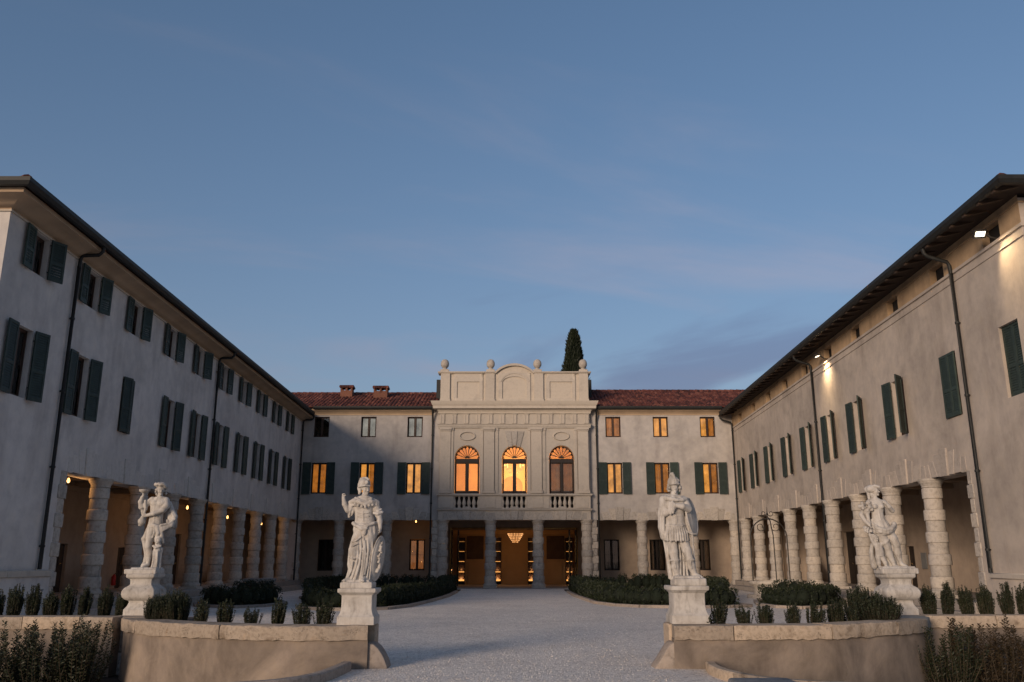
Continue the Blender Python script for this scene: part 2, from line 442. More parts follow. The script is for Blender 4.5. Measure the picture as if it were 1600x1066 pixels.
M = dict(
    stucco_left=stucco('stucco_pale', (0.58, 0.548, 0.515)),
    stucco_main=stucco('stucco_main', (0.48, 0.445, 0.41)),
    stucco_right=stucco('stucco_sand', (0.485, 0.42, 0.355), 0.24, 0.7),
    attic=stucco('stucco_ochre', (0.46, 0.325, 0.20), 0.3, 1.0, 0.9),
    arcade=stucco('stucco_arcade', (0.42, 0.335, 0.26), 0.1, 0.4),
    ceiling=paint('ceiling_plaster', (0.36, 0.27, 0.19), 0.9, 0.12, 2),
    low_wall=stucco('stucco_low_wall', (0.265, 0.215, 0.172), 0.45, 1.0, 1.0, 2.2),
    trim=stone('pale_trim_stone', (0.51, 0.455, 0.385), (0.42, 0.375, 0.32), (0.53, 0.45, 0.36), 0.7, 0.08, 0.85, 0.08, 0.3),
    cove=paint('cove_plaster', (0.42, 0.31, 0.215), 0.9, 0.12, 1.2),
    column=stone('column_stone', (0.47, 0.425, 0.37), (0.31, 0.28, 0.25), (0.5, 0.41, 0.31), 1.0, 0.45),
    voussoir=stone('voussoir_stone', (0.46, 0.42, 0.37), (0.35, 0.32, 0.29), (0.47, 0.385, 0.3), 1.0, 0.3, 0.85, 0.2),
    voussoir_left=stone('pale_arch_stone', (0.56, 0.53, 0.495), (0.47, 0.44, 0.41), (0.58, 0.54, 0.49), 1.0, 0.2, 0.9, 0.07, 0.5),
    voussoir_right=stone('sandy_arch_stone', (0.48, 0.42, 0.36), (0.39, 0.34, 0.29), (0.50, 0.39, 0.28), 1.0, 0.2, 0.9, 0.14, 0.6),
    coping=stone('coping_stone', (0.44, 0.36, 0.28), (0.23, 0.175, 0.125), (0.46, 0.315, 0.195), 1.6, 1.0, 0.88, 0.28),
    kerb=stone('kerb_stone', (0.34, 0.29, 0.25), (0.2, 0.18, 0.16), (0.38, 0.29, 0.22), 1.4, 0.4),
    marble=marble('weathered_marble'),
    shutter=paint('green_shutter_paint', (0.030, 0.047, 0.040), 0.65),
    wood=paint('brown_window_wood', (0.055, 0.03, 0.02), 0.5),
    dark_wood=paint('dark_wood', (0.03, 0.02, 0.015), 0.55),
    rafter=paint('rafter_wood', (0.045, 0.028, 0.019), 0.85),
    pipe=paint('dark_gutter_paint', (0.017, 0.018, 0.018), 0.6, 0.3),
    iron=metal('wrought_iron', (0.05, 0.045, 0.04), 0.6),
    brass=metal('brass', (0.55, 0.36, 0.14), 0.3),
    brick=stone('chimney_brick', (0.19, 0.085, 0.058), (0.12, 0.05, 0.036), (0.24, 0.12, 0.08), 2.0, 0.3),
    gravel=gravel_mat(),
    glass=glass_mat('window_glass', refl=0.02),
    soil=paint('bed_soil', (0.055, 0.04, 0.03), 0.95, 0.4, 9),
    floor=stone('arcade_paving', (0.36, 0.32, 0.28), (0.28, 0.25, 0.22), (0.4, 0.34, 0.28), 0.8, 0.1),
    dim_panel=paint('dim_panel', (0.07, 0.04, 0.022), 0.7, 0.3, 2),
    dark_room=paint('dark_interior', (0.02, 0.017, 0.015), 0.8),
    lit_curtain=emitter('backlit_curtain', (1.0, 0.40, 0.075), 0.52, 2.5),
    dim_curtain=emitter('backlit_amber_curtain', (1.0, 0.32, 0.045), 0.26, 2.5),
    dusk_curtain=emitter('backlit_brown_curtain', (1.0, 0.30, 0.06), 0.12, 2.5),
    pale_curtain=paint('pale_curtain', (0.5, 0.47, 0.42), 0.9, 0.1),
    brown_curtain=paint('brown_curtain', (0.14, 0.085, 0.055), 0.9, 0.2),
    salon=paint('salon_plaster', (0.62, 0.47, 0.29), 0.8, 0.1, 1.2),
    sky_reflection=emitter('reflected_sky_glow', (0.92, 0.86, 0.76), 0.17, 2.0),  # glow painted in for pale sky reflected in the panes
    hall=paint('hall_plaster', (0.42, 0.26, 0.12), 0.8, 0.1, 1.2),
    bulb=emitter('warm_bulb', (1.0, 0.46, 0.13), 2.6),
    shelf_glow=emitter('shelf_lamp', (1.0, 0.42, 0.10), 0.75),
    crystal=emitter('chandelier_crystal', (1.0, 0.45, 0.16), 0.95, 14),
    flood=emitter('flood_lens', (1.0, 0.84, 0.62), 3),
    red=paint('red_enamel', (0.5, 0.02, 0.015), 0.35, 0.1),
    plaque=paint('grey_plaque', (0.2, 0.2, 0.2), 0.6, 0.1),
    box_leaf=foliage('box_leaf', (0.011, 0.020, 0.010), (0.026, 0.036, 0.016), (0.052, 0.05, 0.02), 0.15),
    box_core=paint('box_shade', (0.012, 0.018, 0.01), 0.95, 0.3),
    shrub_leaf=foliage('shrub_leaf', (0.014, 0.024, 0.011), (0.03, 0.038, 0.018), (0.08, 0.05, 0.025), 0.15),
    bronze_leaf=foliage('bronze_leaf', (0.028, 0.026, 0.013), (0.055, 0.038, 0.02), (0.12, 0.07, 0.035), 0.2),
    cypress_leaf=foliage('cypress_leaf', (0.010, 0.017, 0.010), (0.026, 0.036, 0.018), (0.04, 0.045, 0.02)),
    bark=paint('bark', (0.06, 0.045, 0.03), 0.95, 0.4, 12),
    dark_stone=stone('shaded_baluster_stone', (0.30, 0.26, 0.22), (0.2, 0.18, 0.15), (0.32, 0.26, 0.2), 1.0, 0.2),
    slab=stone('grey_slab', (0.20, 0.21, 0.215), (0.14, 0.15, 0.155), (0.24, 0.235, 0.225), 1.0, 0.2),
)
def roof_mat():
    m = N('clay_tiles')
    v = m.n('ShaderNodeTexVoronoi'); v.inputs['Scale'].default_value = 1.0; m.L(m.mapped((4.8, 2.6, 0.0)), v.inputs['Vector'])
    sp = m.n('ShaderNodeSeparateColor'); m.L(v.outputs['Color'], sp.inputs[0])
    a = m.ramp(sp.outputs[0], [(0, (0.06, 0.026, 0.024)), (0.4, (0.12, 0.042, 0.034)), (0.75, (0.17, 0.06, 0.045)), (1, (0.23, 0.095, 0.07))])
    a = m.mix(0.8, a, m.ramp(m.noise(1.3, 6, 0.65), [(0.3, (0.6, 0.6, 0.62)), (0.6, (1, 1, 1))]), 'MULTIPLY')
    m.bump(m.noise(25, 4), 0.3, 0.01)
    return m.set(a, 0.85, 0, 0.2)
M['roof'] = roof_mat()

# ------------------------------------------------------------------ the place: frames of reference
YF = 53.8                                    # plane of the main front
def XL(u): return -12.17 - 0.0184 * u        # wall plane of the left wing
def XR(u): return 12.0 + 0.0345 * u          # wall plane of the right wing
def TL(u, n, z): return (XL(u) + n, u, z)
def TR(u, n, z): return (XR(u) - n, u, z)
def TF(u, n, z): return (u, YF - n, z)
K = 0.9944
def TP(u, n, z): return (u * K, YF - 0.3 - n, EYE + (z - EYE) * K)
RZL = math.radians(91.05); RZR = math.radians(-91.98)
SPRING = 4.05

left = thing('left_wing', 'grey plastered villa wing on the left with two rows of shuttered windows above its colonnade', 'building', (-16, 37, 0))
main = thing('main_block', 'central villa block with stone balustraded pavilion, red tiled roof and glowing windows', 'building', (0.2, 57, 0))
right = thing('right_wing', 'warm plastered villa wing on the right with one row of shutters under a raftered eave', 'building', (17, 37, 0))

# ------------------------------------------------------------------ shared part meshes
def window_frame(w, h, bars=0):
    b = MB(); t = 0.055
    b.box(-w/2, -w/2 + t, .15, .23, 0, h); b.box(w/2 - t, w/2, .15, .23, 0, h)
    b.box(-w/2 + t, w/2 - t, .15, .23, 0, t); b.box(-w/2 + t, w/2 - t, .15, .23, h - t, h)
    b.box(-.045, .045, .14, .225, t, h - t)
    for s in (-1, 1):                                   # sash of each leaf
        x0, x1 = sorted((s * .045, s * (w/2 - t)))
        b.box(x0, x0 + .03, .165, .215, t, h - t); b.box(x1 - .03, x1, .165, .215, t, h - t)
        b.box(x0 + .03, x1 - .03, .165, .215, t, t + .04); b.box(x0 + .03, x1 - .03, .165, .215, h - t - .035, h - t)
        for k in range(bars):
            z = t + (h - 2*t) * (k + 1) / (bars + 1)
            b.box(x0 + .03, x1 - .03, .175, .205, z - .012, z + .012)
    return b.mesh('window_frame', 0.006)
def pane_mesh(w, h):
    x0 = .075; x1 = w/2 - .085
    return MB().box(x0, x1, .186, .192, .095, h - .09).mesh('pane')
def curtain_mesh(w, h, folds, amp=.03, x0=None, x1=None):
    b = MB(); n = folds * 6
    x0 = -w/2 + .02 if x0 is None else x0; x1 = w/2 - .02 if x1 is None else x1
    pts = [(x0 + (x1 - x0) * i / n, .34 + amp * math.sin(i / 6 * 2 * PI) * (0.6 + .4 * math.sin(i * .7))) for i in range(n + 1)]
    for i in range(n):
        (a, ya), (c, yc) = pts[i], pts[i + 1]
        b.quad((a, ya, -.02), (c, yc, -.02), (c, yc, h + .02), (a, ya, h + .02))
    return b.mesh('curtain')
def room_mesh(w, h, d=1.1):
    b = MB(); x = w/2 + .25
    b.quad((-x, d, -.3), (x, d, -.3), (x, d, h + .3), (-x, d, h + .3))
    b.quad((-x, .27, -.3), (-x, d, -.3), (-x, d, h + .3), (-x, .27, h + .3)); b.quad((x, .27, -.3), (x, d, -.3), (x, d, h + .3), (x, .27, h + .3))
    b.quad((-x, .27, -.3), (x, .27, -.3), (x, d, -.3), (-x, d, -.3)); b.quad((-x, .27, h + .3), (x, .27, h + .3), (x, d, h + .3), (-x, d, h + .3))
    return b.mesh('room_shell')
def shutter_mesh(w, h, sgn):
    b = MB(); t = .04; s = .065
    def bx(x0, x1, y0, y1, z0, z1):
        x0, x1 = sorted((x0 * sgn, x1 * sgn)); b.box(x0, x1, y0, y1, z0, z1)
    bx(0.005, s, -t, 0, 0, h); bx(w - s, w, -t, 0, 0, h)
    rails = [(0, .1), (h * .40, h * .40 + .08), (h - .08, h)]
    for a, c in rails: bx(s, w - s, -t, 0, a, c)
    for (a0, a), (c, c1) in zip(rails[:-1], rails[1:]):
        k = int((c - a) / .062)
        for i in range(k):
            z = a + (c - a) * (i + .5) / k
            x0, x1 = sorted((s * sgn, (w - s) * sgn))
            b.hexa([(x0, -.033, z - .036), (x1, -.033, z - .036), (x1, -.012, z + .030), (x0, -.012, z + .030),
                    (x0, -.037, z - .030), (x1, -.037, z - .030), (x1, -.016, z + .036), (x0, -.016, z + .036)])
    bx(-.03, .10, -.012, -.001, h * .16, h * .16 + .035); bx(-.03, .10, -.012, -.001, h * .84, h * .84 + .035)   # strap hinges
    return b.mesh('shutter')

WMESH = {}
def get(key, fn):
    if key not in WMESH: WMESH[key] = fn()
    return WMESH[key]

def place_window(parent, p, rz, w, h, kind, mat='wood', bars=0):
    """kind: lit, amber, brown, pale, dark"""
    f = obj('window', get(('wf', w, h, bars, mat), lambda: window_frame(w, h, bars)), M[mat], parent, p, rz)
    pm = get(('pane', w, h), lambda: pane_mesh(w, h))
    for s in (0, 1):
        q = obj('pane', pm, M['glass'], None, p, rz, (1 if s else -1, 1, 1)); set_parent(q, f)
    def cur(mat_, folds, x0=None, x1=None, amp=.03):
        me = get(('cur', w, h, mat_, folds, x0, x1), lambda: curtain_mesh(w, h, folds, amp, x0, x1))
        c = obj('curtain', me, M[mat_], None, p, rz); set_parent(c, f)
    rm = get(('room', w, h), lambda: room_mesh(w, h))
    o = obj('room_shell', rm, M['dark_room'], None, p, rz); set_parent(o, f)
    if kind == 'lit': cur('lit_curtain', 9)
    elif kind == 'amber': cur('dim_curtain', 8)
    elif kind == 'mixed':
        cur('lit_curtain', 6, -w/2 + .02, w * .12); cur('dim_curtain', 4, w * .13, w/2 - .02)
    elif kind == 'glints':
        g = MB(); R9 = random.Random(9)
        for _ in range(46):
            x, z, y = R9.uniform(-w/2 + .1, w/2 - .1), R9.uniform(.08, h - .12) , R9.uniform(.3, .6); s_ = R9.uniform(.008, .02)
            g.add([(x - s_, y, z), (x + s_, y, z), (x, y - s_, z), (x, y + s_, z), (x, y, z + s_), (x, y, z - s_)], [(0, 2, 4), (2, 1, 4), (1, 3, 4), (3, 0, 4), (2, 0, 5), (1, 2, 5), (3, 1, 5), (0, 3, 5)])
        o = g.build('reflection_beads', M['bulb'], None, loc=p, rz=rz); set_parent(o, f); o['kind'] = 'stuff'  # added glowing beads imitating warm reflections in the pane
        cur('dusk_curtain', 6)
    elif kind == 'brown': cur('brown_curtain', 7)
    elif kind == 'half': cur('brown_curtain', 5, -w/2 + .02, .05)
    elif kind == 'pale': cur('sky_reflection', 7, None, None, .015)  # curtain given a glow that imitates sky reflected in the glass
    elif kind == 'sides':
        cur('brown_curtain', 3, -w/2 + .02, -w * .2); cur('brown_curtain', 3, w * .2, w/2 - .02)
    return f

def place_shutters(parent, T, u, z, w, h, rz, sl=.5, dl=0.0, dr=0.0, flip=False, flat_n=.045):
    """pair hung at both edges of an opening of width w centred at u; T maps (u,n,z); flip: local +x runs towards smaller u"""
    for sgn, d in ((-1, dl), (1, dr)):
        uu = u + sgn * (w / 2 + .005) * (-1 if flip else 1)
        me = get(('sh', sl, h, sgn), lambda: shutter_mesh(sl, h, sgn))
        obj('shutter', me, M['shutter'], parent, T(uu, flat_n, z), rz - sgn * d)

# column pieces (unit radius, unit height)
def lathe_mesh(name, prof, seg=28, ang=40): return MB().lathe(prof, seg=seg).mesh(name, ang=ang)
DRUM_W = lathe_mesh('drum', [(.84, 0), (.985, .0), (1, .03), (1, .10), (1.0, .78), (.99, .87), (.96, .95), (.90, 1.0), (.8, 1.0)])
DRUM_N = lathe_mesh('drum', [(.8, 0), (.862, 0), (.872, .03), (.872, .97), (.862, 1), (.8, 1)])
CAPITAL = lathe_mesh('capital', [(.8, 0), (.9, 0), (.93, .04), (.9, .09), (.9, .22), (.95, .27), (.95, .36), (1.02, .46), (1.1, .6), (1.12, .68), (1.12, .74), (1.18, .75), (1.18, 1.0), (.5, 1.0)])
BASE = lathe_mesh('base', [(1.05, 0), (1.16, .0), (1.2, .2), (1.2, .4), (1.14, .6), (1.04, .64), (1.04, .8), (.95, 1.0), (.8, 1.0)])
PLINTH = MB().box(-1.18, 1.18, -1.18, 1.18, 0, 1).mesh('plinth', .03)
ABACUS = MB().box(-1.12, 1.12, -1.12, 1.12, 0, 1).mesh('abacus', .03)

def column(parent, x, y, z0, z1, r, rz=0.0):
    H = z1 - z0
    ph = .10
    c = obj('column', PLINTH, M['column'], parent, (x, y, z0), rz, (r, r, ph))
    def sub(name, me, z, rr, h):
        o = obj(name, me, M['column'], None, (x + random.uniform(-.006, .006), y + random.uniform(-.006, .006), z), rz + random.uniform(0, 6.28) if name == 'drum' else rz, (rr, rr, h))
        set_parent(o, c)
    bh = H * .055; ch = H * .075; ah = .0
    sub('base', BASE, z0 + ph, r * 1.03, bh)
    zz = z0 + ph + bh; dh = (z1 - ch - zz) / 9
    for k in range(9):
        t = k / 8
        sub('drum', DRUM_W if k % 2 == 0 else DRUM_N, zz + k * dh, r * (1.05 - .10 * t * t), dh - .004)
    sub('capital', CAPITAL, z1 - ch, r * 1.02, ch)

# stones of a flat arch over one bay: local front -Y, z from the spring line, x across the bay
def vous(x0b, x1b, x0t, x1t, z0, z1, proud):
    return MB().prism([(x0b, z0), (x1b, z0), (x1t, z1), (x0t, z1)], -proud, .30, lambda a, b_, t: (a, t, b_)).mesh('voussoir', .014)
def flat_arch(parent, T, u, rz, half, mat='voussoir', z=SPRING, zs=1.0, flip=False):
    W = half
    defs = [('keystone', -.20, .20, -.25, .25, -.03, .78, .048), ('voussoir', .215, .52, .27, .70, -.015, .68, .014), ('voussoir', -.52, -.215, -.70, -.27, -.015, .68, .014),
            ('voussoir', .535, W * .72, .74, W * .80, .0, .50, .007), ('voussoir', -W * .72, -.535, -W * .80, -.74, .0, .50, .007),
            ('springer', W * .735, W - .012, W * .82, W - .012, -.03, .42, .01), ('springer', -W + .012, -W * .735, -W + .012, -W * .82, -.03, .42, .01)]
    for i, (nm, a, b_, c, d, z0, z1, pr) in enumerate(defs):
        me = get(('v', i, round(half, 2), mat), lambda: vous(a, b_, c, d, z0, z1, pr))
        obj(nm, me, M[mat], parent, T(u, .0, z), rz)

# ================================================================== LEFT WING
U0, U1 = 20.05, YF
ctrL_top = [21.62, 24.72, 27.95, 31.25, 34.4, 37.66, 40.75, 43.85, 47.0, 50.2]
ctrL_mid = [21.44, 24.65, 27.88, 31.72, 34.75, 37.75, 40.87, 43.93, 46.95, 50.1]
WW = 0.82
holes = [(c - WW/2, c + WW/2, 8.93, 10.02, .3) for c in ctrL_top] + [(c - WW/2, c + WW/2, 5.63, 7.42, .3) for c in ctrL_mid]
holes += [(24.57, YF, 0.0, SPRING, .7)]
b = MB(TL)
b.sheet(U0, U1, 0.0, 10.34, holes, 0, .3)
b.quad((U0, 0, 0), (U0, -8.6, 0), (U0, -8.6, 10.34), (U0, 0, 10.34))                   # front gable end towards the camera
b.quad((U0, -8.6, 0), (62, -8.6, 0), (62, -8.6, 10.34), (U0, -8.6, 10.34))
b.quad((62, 0, 0), (62, -8.6, 0), (62, -8.6, 10.34), (62, 0, 10.34))
b.quad((24.57, -.7, SPRING), (YF + .1, -.7, SPRING), (YF + .1, -.7, 4.5), (24.57, -.7, 4.5))
b.build('wall', M['stucco_left'], left)
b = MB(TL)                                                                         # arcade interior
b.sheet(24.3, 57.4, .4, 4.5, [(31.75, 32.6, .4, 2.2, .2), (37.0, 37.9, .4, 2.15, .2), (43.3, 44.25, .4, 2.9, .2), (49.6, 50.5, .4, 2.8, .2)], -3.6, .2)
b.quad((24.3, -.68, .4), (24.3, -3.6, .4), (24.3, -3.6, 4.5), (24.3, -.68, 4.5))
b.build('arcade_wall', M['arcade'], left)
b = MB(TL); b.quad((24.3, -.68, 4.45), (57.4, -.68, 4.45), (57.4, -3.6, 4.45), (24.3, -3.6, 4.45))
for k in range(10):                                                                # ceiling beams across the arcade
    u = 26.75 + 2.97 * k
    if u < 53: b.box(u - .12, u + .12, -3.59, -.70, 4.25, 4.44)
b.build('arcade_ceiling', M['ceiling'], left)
b = MB(TL)                                                                         # moulding along the foot of the ceiling
b.prism([(-3.6, 4.10), (-3.54, 4.10), (-3.46, 4.22), (-3.42, 4.24), (-3.42, 4.30), (-3.6, 4.30)], 24.32, 57.3, lambda a, c, t: (t, a, c))
b.build('arcade_cornice', M['ceiling'], left)
for u0, u1, zt in ((31.75, 32.6, 2.2), (37.0, 37.9, 2.15), (43.3, 44.25, 2.9), (49.6, 50.5, 2.8)):
    b = MB(TL); b.box(u0 + .02, u1 - .02, -3.78, -3.70, .5, zt - .02)
    for s in (0, 1):
        a = u0 + .06 + s * (u1 - u0 - .06) / 2; c = a + (u1 - u0 - .18) / 2
        b.box(a, c, -3.70, -3.685, .62, .5 + (zt - .5) * .45); b.box(a, c, -3.70, -3.685, .5 + (zt - .5) * .5, zt - .1)
    d = b.build('door', M['dark_wood'], left, .005)
    hb = MB(TL); hb.tube([((u0 + u1) / 2 + .06, -3.66, 1.45), ((u0 + u1) / 2 + .06, -3.64, 1.5), ((u0 + u1) / 2 + .16, -3.64, 1.5)], .012)
    h_ = hb.build('handle', M['brass'], None); set_parent(h_, d)
b = MB(TL); b.box(24.2, YF + .05, .42, -3.6, 0, .5)
b.build('stylobate', M['floor'], left, .02)
b = MB(TL); b.box(24.2, YF - .6, .42, .80, 0, .25)
b.build('step', M['floor'], left, .02)
# plinth with stone cap
b = MB(TL); b.box(U0 - .06, 24.22, -.2, .07, 0, 1.17); b.box(U0 - .08, U0 + .001, -8.6, .07, 0, 1.17); b.build('plinth', M['stucco_left'], left)
b = MB(TL)
for a, c in ((U0 - .12, 22.0), (22.01, 24.2)): b.box(a, c, -.15, .13, 1.17, 1.345)
b.build('plinth_cap', M['trim'], left, .02)
# quoin stones of the arcade jamb
for k in range(9):
    z = .5 + k * .395
    b = MB(TL); pr = .05 if k % 2 else .0
    b.box(24.57 - .34 - pr, 24.57 + .04 + pr, -.69, .012 + pr * .4, z + .004, z + .391)
    b.build('quoin', M['column'], left, .02)
# cornice: fillet, cove, fascia (returned round the front corner)
cove = [(0, 10.09), (.03, 10.09), (.03, 10.13), (.10, 10.15), (.20, 10.19), (.33, 10.255), (.46, 10.30), (.60, 10.31), (.60, 10.43), (.0, 10.45)]
def cornice(T, prof, u0, u1, nm, mat, parent, mitre0=True):
    b = MB(T); n = len(prof); vs_ = []
    for end in (0, 1):
        for a, z in prof:
            u = (u0 - a if mitre0 else u0) if end == 0 else u1
            vs_.append((u, a, z))
    fs = [(i, (i + 1) % n, (i + 1) % n + n, i + n) for i in range(n)]
    b.add(vs_, fs); b.add(vs_[n:], [tuple(range(n))])
    if mitre0:                                                          # return along the front end
        v2 = [(u0 - a, a, z) for a, z in prof] + [(u0 - a, -8.6, z) for a, z in prof]
        b.add(v2, fs)
    return b.build(nm, mat, parent, ang=30)
cornice(TL, cove, U0, YF - .0, 'cornice', M['cove'], left)
cornice(TL, [(0, 10.045), (.045, 10.045), (.045, 10.085), (0, 10.085)], U0, YF, 'string_course', M['trim'], left)

def gutter(T, n, z, u0, u1, parent, ret=True):
    prof = [(n + a * 1.3, z + c * 1.4) for a, c in ((-.09, .02), (-.085, -.06), (-.03, -.11), (.04, -.10), (.085, -.04), (.09, .03), (.075, .032), (.06, -.03), (0, -.075), (-.06, -.05), (-.075, .02))]
    cornice(T, prof, u0, u1, 'gutter', M['pipe'], parent, ret)
gutter(TL, .76, 10.55, U0, YF - .8, left)

def wing_roof(T, parent, u0, u1, n0, z0, slope, width):
    b = MB(T); nr = 14
    ridge_n = -3.9; zr = z0 + (n0 - ridge_n) * slope
    u = u0; k = 0
    pitch = .23
    cols = int((u1 - u0) / pitch)
    prof = [(-.5, 0), (-.32, .055), (0, .075), (.32, .055), (.5, 0)]
    for c in range(cols):
        uc = u0 + pitch * (c + .5)
        hip = max(0.0, (u0 + (n0 - ridge_n)) - uc)                     # hipped front end
        nt = ridge_n + hip
        zt = z0 + (n0 - nt) * slope
        vs_ = []
        for x, dz in prof: vs_.append((uc + x * pitch, n0, z0 + dz))
        for x, dz in prof: vs_.append((uc + x * pitch, nt, zt + dz))
        b.add(vs_, [(i, i + 1, i + 6, i + 5) for i in range(4)])
    o = b.build('roof_tiles', M['roof'], parent)
    o['kind'] = 'stuff'
    b = MB(T)                                                          # decking under the tiles
    b.add([(u0, n0 + .02, z0 - .05), (u1, n0 + .02, z0 - .05), (u1, ridge_n, zr - .05), (u0 + n0 - ridge_n, ridge_n, zr - .05)], [(0, 1, 2, 3)])
    b.add([(u0, n0 + .02, z0 - .05), (u0, -8.6, z0 - .05), (u0 + n0 - ridge_n, ridge_n, zr - .05)], [(0, 1, 2)])
    b.add([(u0 + n0 - ridge_n, ridge_n, zr - .05), (u1, ridge_n, zr - .05), (u1, -8.6, z0 - .05), (u0, -8.6, z0 - .05)], [(0, 1, 2, 3)])
    b.build('roof', M['roof'], parent)
    hb = MB(T)                                                         # hip tiles
    for k in range(12):
        t0, t1 = k / 12, (k + 1) / 12 + .02
        p = lambda t: (u0 + t * (n0 - ridge_n), n0 - t * (n0 - ridge_n), z0 + t * (n0 - ridge_n) * slope + .06)
        hb.tube([p(t0), p(t1)], [.13, .10], 8)
    hb.build('hip_tiles', M['roof'], parent)
wing_roof(TL, left, U0 - .72, 58, .72, 10.52, .36, 8)

def downpipe(parent, T, u, ztop, zbot, n_eave, z_eave, r=.055):
    b = MB(T)
    b.tube([(u, n_eave, z_eave), (u, n_eave - .02, z_eave - .18), (u, n_eave - .12, z_eave - .28), (u, .16, ztop + .06), (u, .10, ztop - .06), (u, .09, ztop - .3), (u, .09, zbot + .12), (u, .09, zbot)], r, 10)
    p = b.build('downpipe', M['pipe'], parent)
    z = zbot + .6
    while z < ztop - .4:
        c = MB(T); c.tube([(u, .09, z - .03), (u, .09, z + .03)], r * 1.22, 10); c.box(u - .015, u + .015, -.02, .06, z - .02, z + .02)
        o = c.build('bracket', M['pipe'], None); set_parent(o, p)
        z += 2.1
    return p
for u, zb in ((23.58, 1.36), (36.55, .55), (YF - .35, .5)): downpipe(left, TL, u, 10.1, zb, .74, 10.46)

kinds_top = ['brown', 'sides', 'brown', 'dark', 'dark', 'half', 'brown', 'half', 'dark', 'dark']
kinds_mid = ['half', 'dark', 'dark', 'dark', 'sides', 'half', 'dark', 'half', 'dark', 'half']
open_top = [(.06, .48), (.05, .32), (.04, .30), (.1, .3), (.08, .45), (.06, .2), (.1, .2), (.08, .15), (.08, .15), (.06, .1)]
open_mid = [(.05, .30), (.04, .28), None, (.06, .25), (.1, .12), (.08, .1), (.1, .12), (.08, .08), (.1, .08), (.08, .1)]
for i, c in enumerate(ctrL_top):
    place_window(left, TL(c, 0, 8.93), RZL, WW, 1.09, kinds_top[i])
    place_shutters(left, TL, c, 8.91, WW, 1.13, RZL, .45, *open_top[i])
for i, c in enumerate(ctrL_mid):
    place_window(left, TL(c, 0, 5.63), RZL, WW, 1.79, kinds_mid[i])
    if open_mid[i] is None:                                             # this pair is pulled to, one leaf ajar
        for sgn in (-1, 1):
            me = get(('sh', .41, 1.78, -sgn), lambda: shutter_mesh(.41, 1.78, -sgn))
            obj('shutter', me, M['shutter'], left, TL(c + sgn * (WW / 2 - .005), .03, 5.63), RZL + (.30 if sgn < 0 else .12) * -sgn * -1)
    else: place_shutters(left, TL, c, 5.60, WW, 1.83, RZL, .48, *open_mid[i])
colsL = [27.05 + 2.997 * k for k in range(9)]
for u in colsL:
    x, y, z = TL(u, -.12, 0); column(left, x, y, .5, SPRING, .305, RZL)
edges = [24.57] + colsL
for a, c in zip(edges[:-1], edges[1:]):
    flat_arch(left, TL, (a + c) / 2, RZL, (c - a) / 2, 'voussoir_left')

# ================================================================== RIGHT WING
ctrR = [21.32, 24.72, 28.45, 32.22, 35.38, 38.5, 41.77, 45.2, 48.48, 51.65]
attR = [21.5, 24.75, 28.15, 31.75, 35.0, 38.3, 41.6, 44.85, 48.2, 51.6]
WR = 0.94
holes = [(c - WR/2, c + WR/2, 5.63, 7.5, .3) for c in ctrR] + [(c - .45, c + .45, 9.74, 10.26, .22) for c in attR]
holes += [(24.43, YF, 0.0, SPRING, .7)]
b = MB(TR)
b.sheet(U0, U1, 9.735, 10.72, [h for h in holes if h[2] > 9], 0, .5)
b.build('attic_wall', M['attic'], right)
b = MB(TR)
b.sheet(U0, U1, 0.0, 9.735, [h for h in holes if h[2] < 9], 0, .3)
b.quad((U0, 0, 0), (U0, -8.6, 0), (U0, -8.6, 10.42), (U0, 0, 10.42))
b.quad((U0, -8.6, 0), (62, -8.6, 0), (62, -8.6, 10.42), (U0, -8.6, 10.42))
b.quad((62, 0, 0), (62, -8.6, 0), (62, -8.6, 10.42), (62, 0, 10.42))
b.quad((24.43, -.7, SPRING), (YF + .1, -.7, SPRING), (YF + .1, -.7, 4.5), (24.43, -.7, 4.5))
b.build('wall', M['stucco_right'], right)
for c in attR:
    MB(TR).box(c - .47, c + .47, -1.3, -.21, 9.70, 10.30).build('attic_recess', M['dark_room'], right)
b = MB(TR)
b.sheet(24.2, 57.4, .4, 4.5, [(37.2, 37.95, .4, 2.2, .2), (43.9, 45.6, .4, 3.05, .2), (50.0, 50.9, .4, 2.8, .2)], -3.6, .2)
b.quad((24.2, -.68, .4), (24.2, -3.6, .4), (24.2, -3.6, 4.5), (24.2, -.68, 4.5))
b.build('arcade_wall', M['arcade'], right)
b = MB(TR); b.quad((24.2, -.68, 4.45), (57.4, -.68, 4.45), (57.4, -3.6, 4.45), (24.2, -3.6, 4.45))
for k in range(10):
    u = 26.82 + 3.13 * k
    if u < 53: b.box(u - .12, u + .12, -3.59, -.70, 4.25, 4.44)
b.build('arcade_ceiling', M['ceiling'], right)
for u0, u1, zt in ((37.2, 37.95, 2.2), (43.9, 45.6, 3.05), (50.0, 50.9, 2.8)):
    b = MB(TR); b.box(u0 + .02, u1 - .02, -3.78, -3.70, .5, zt - .02)
    for s in (0, 1):
        a = u0 + .06 + s * (u1 - u0 - .06) / 2; c = a + (u1 - u0 - .18) / 2
        b.box(a, c, -3.70, -3.685, .62, .5 + (zt - .5) * .45); b.box(a, c, -3.70, -3.685, .5 + (zt - .5) * .5, zt - .1)
    d = b.build('door', M['dark_wood'], right, .005)
    hb = MB(TR); hb.tube([((u0 + u1) / 2 + .06, -3.66, 1.45), ((u0 + u1) / 2 + .06, -3.64, 1.5), ((u0 + u1) / 2 + .16, -3.64, 1.5)], .012)
    h_ = hb.build('handle', M['brass'], None); set_parent(h_, d)
b = MB(TR); b.box(24.1, YF + .05, .42, -3.6, 0, .5); b.build('stylobate', M['floor'], right, .02)
b = MB(TR); b.box(24.1, YF - .6, .42, .80, 0, .25); b.build('step', M['floor'], right, .02)
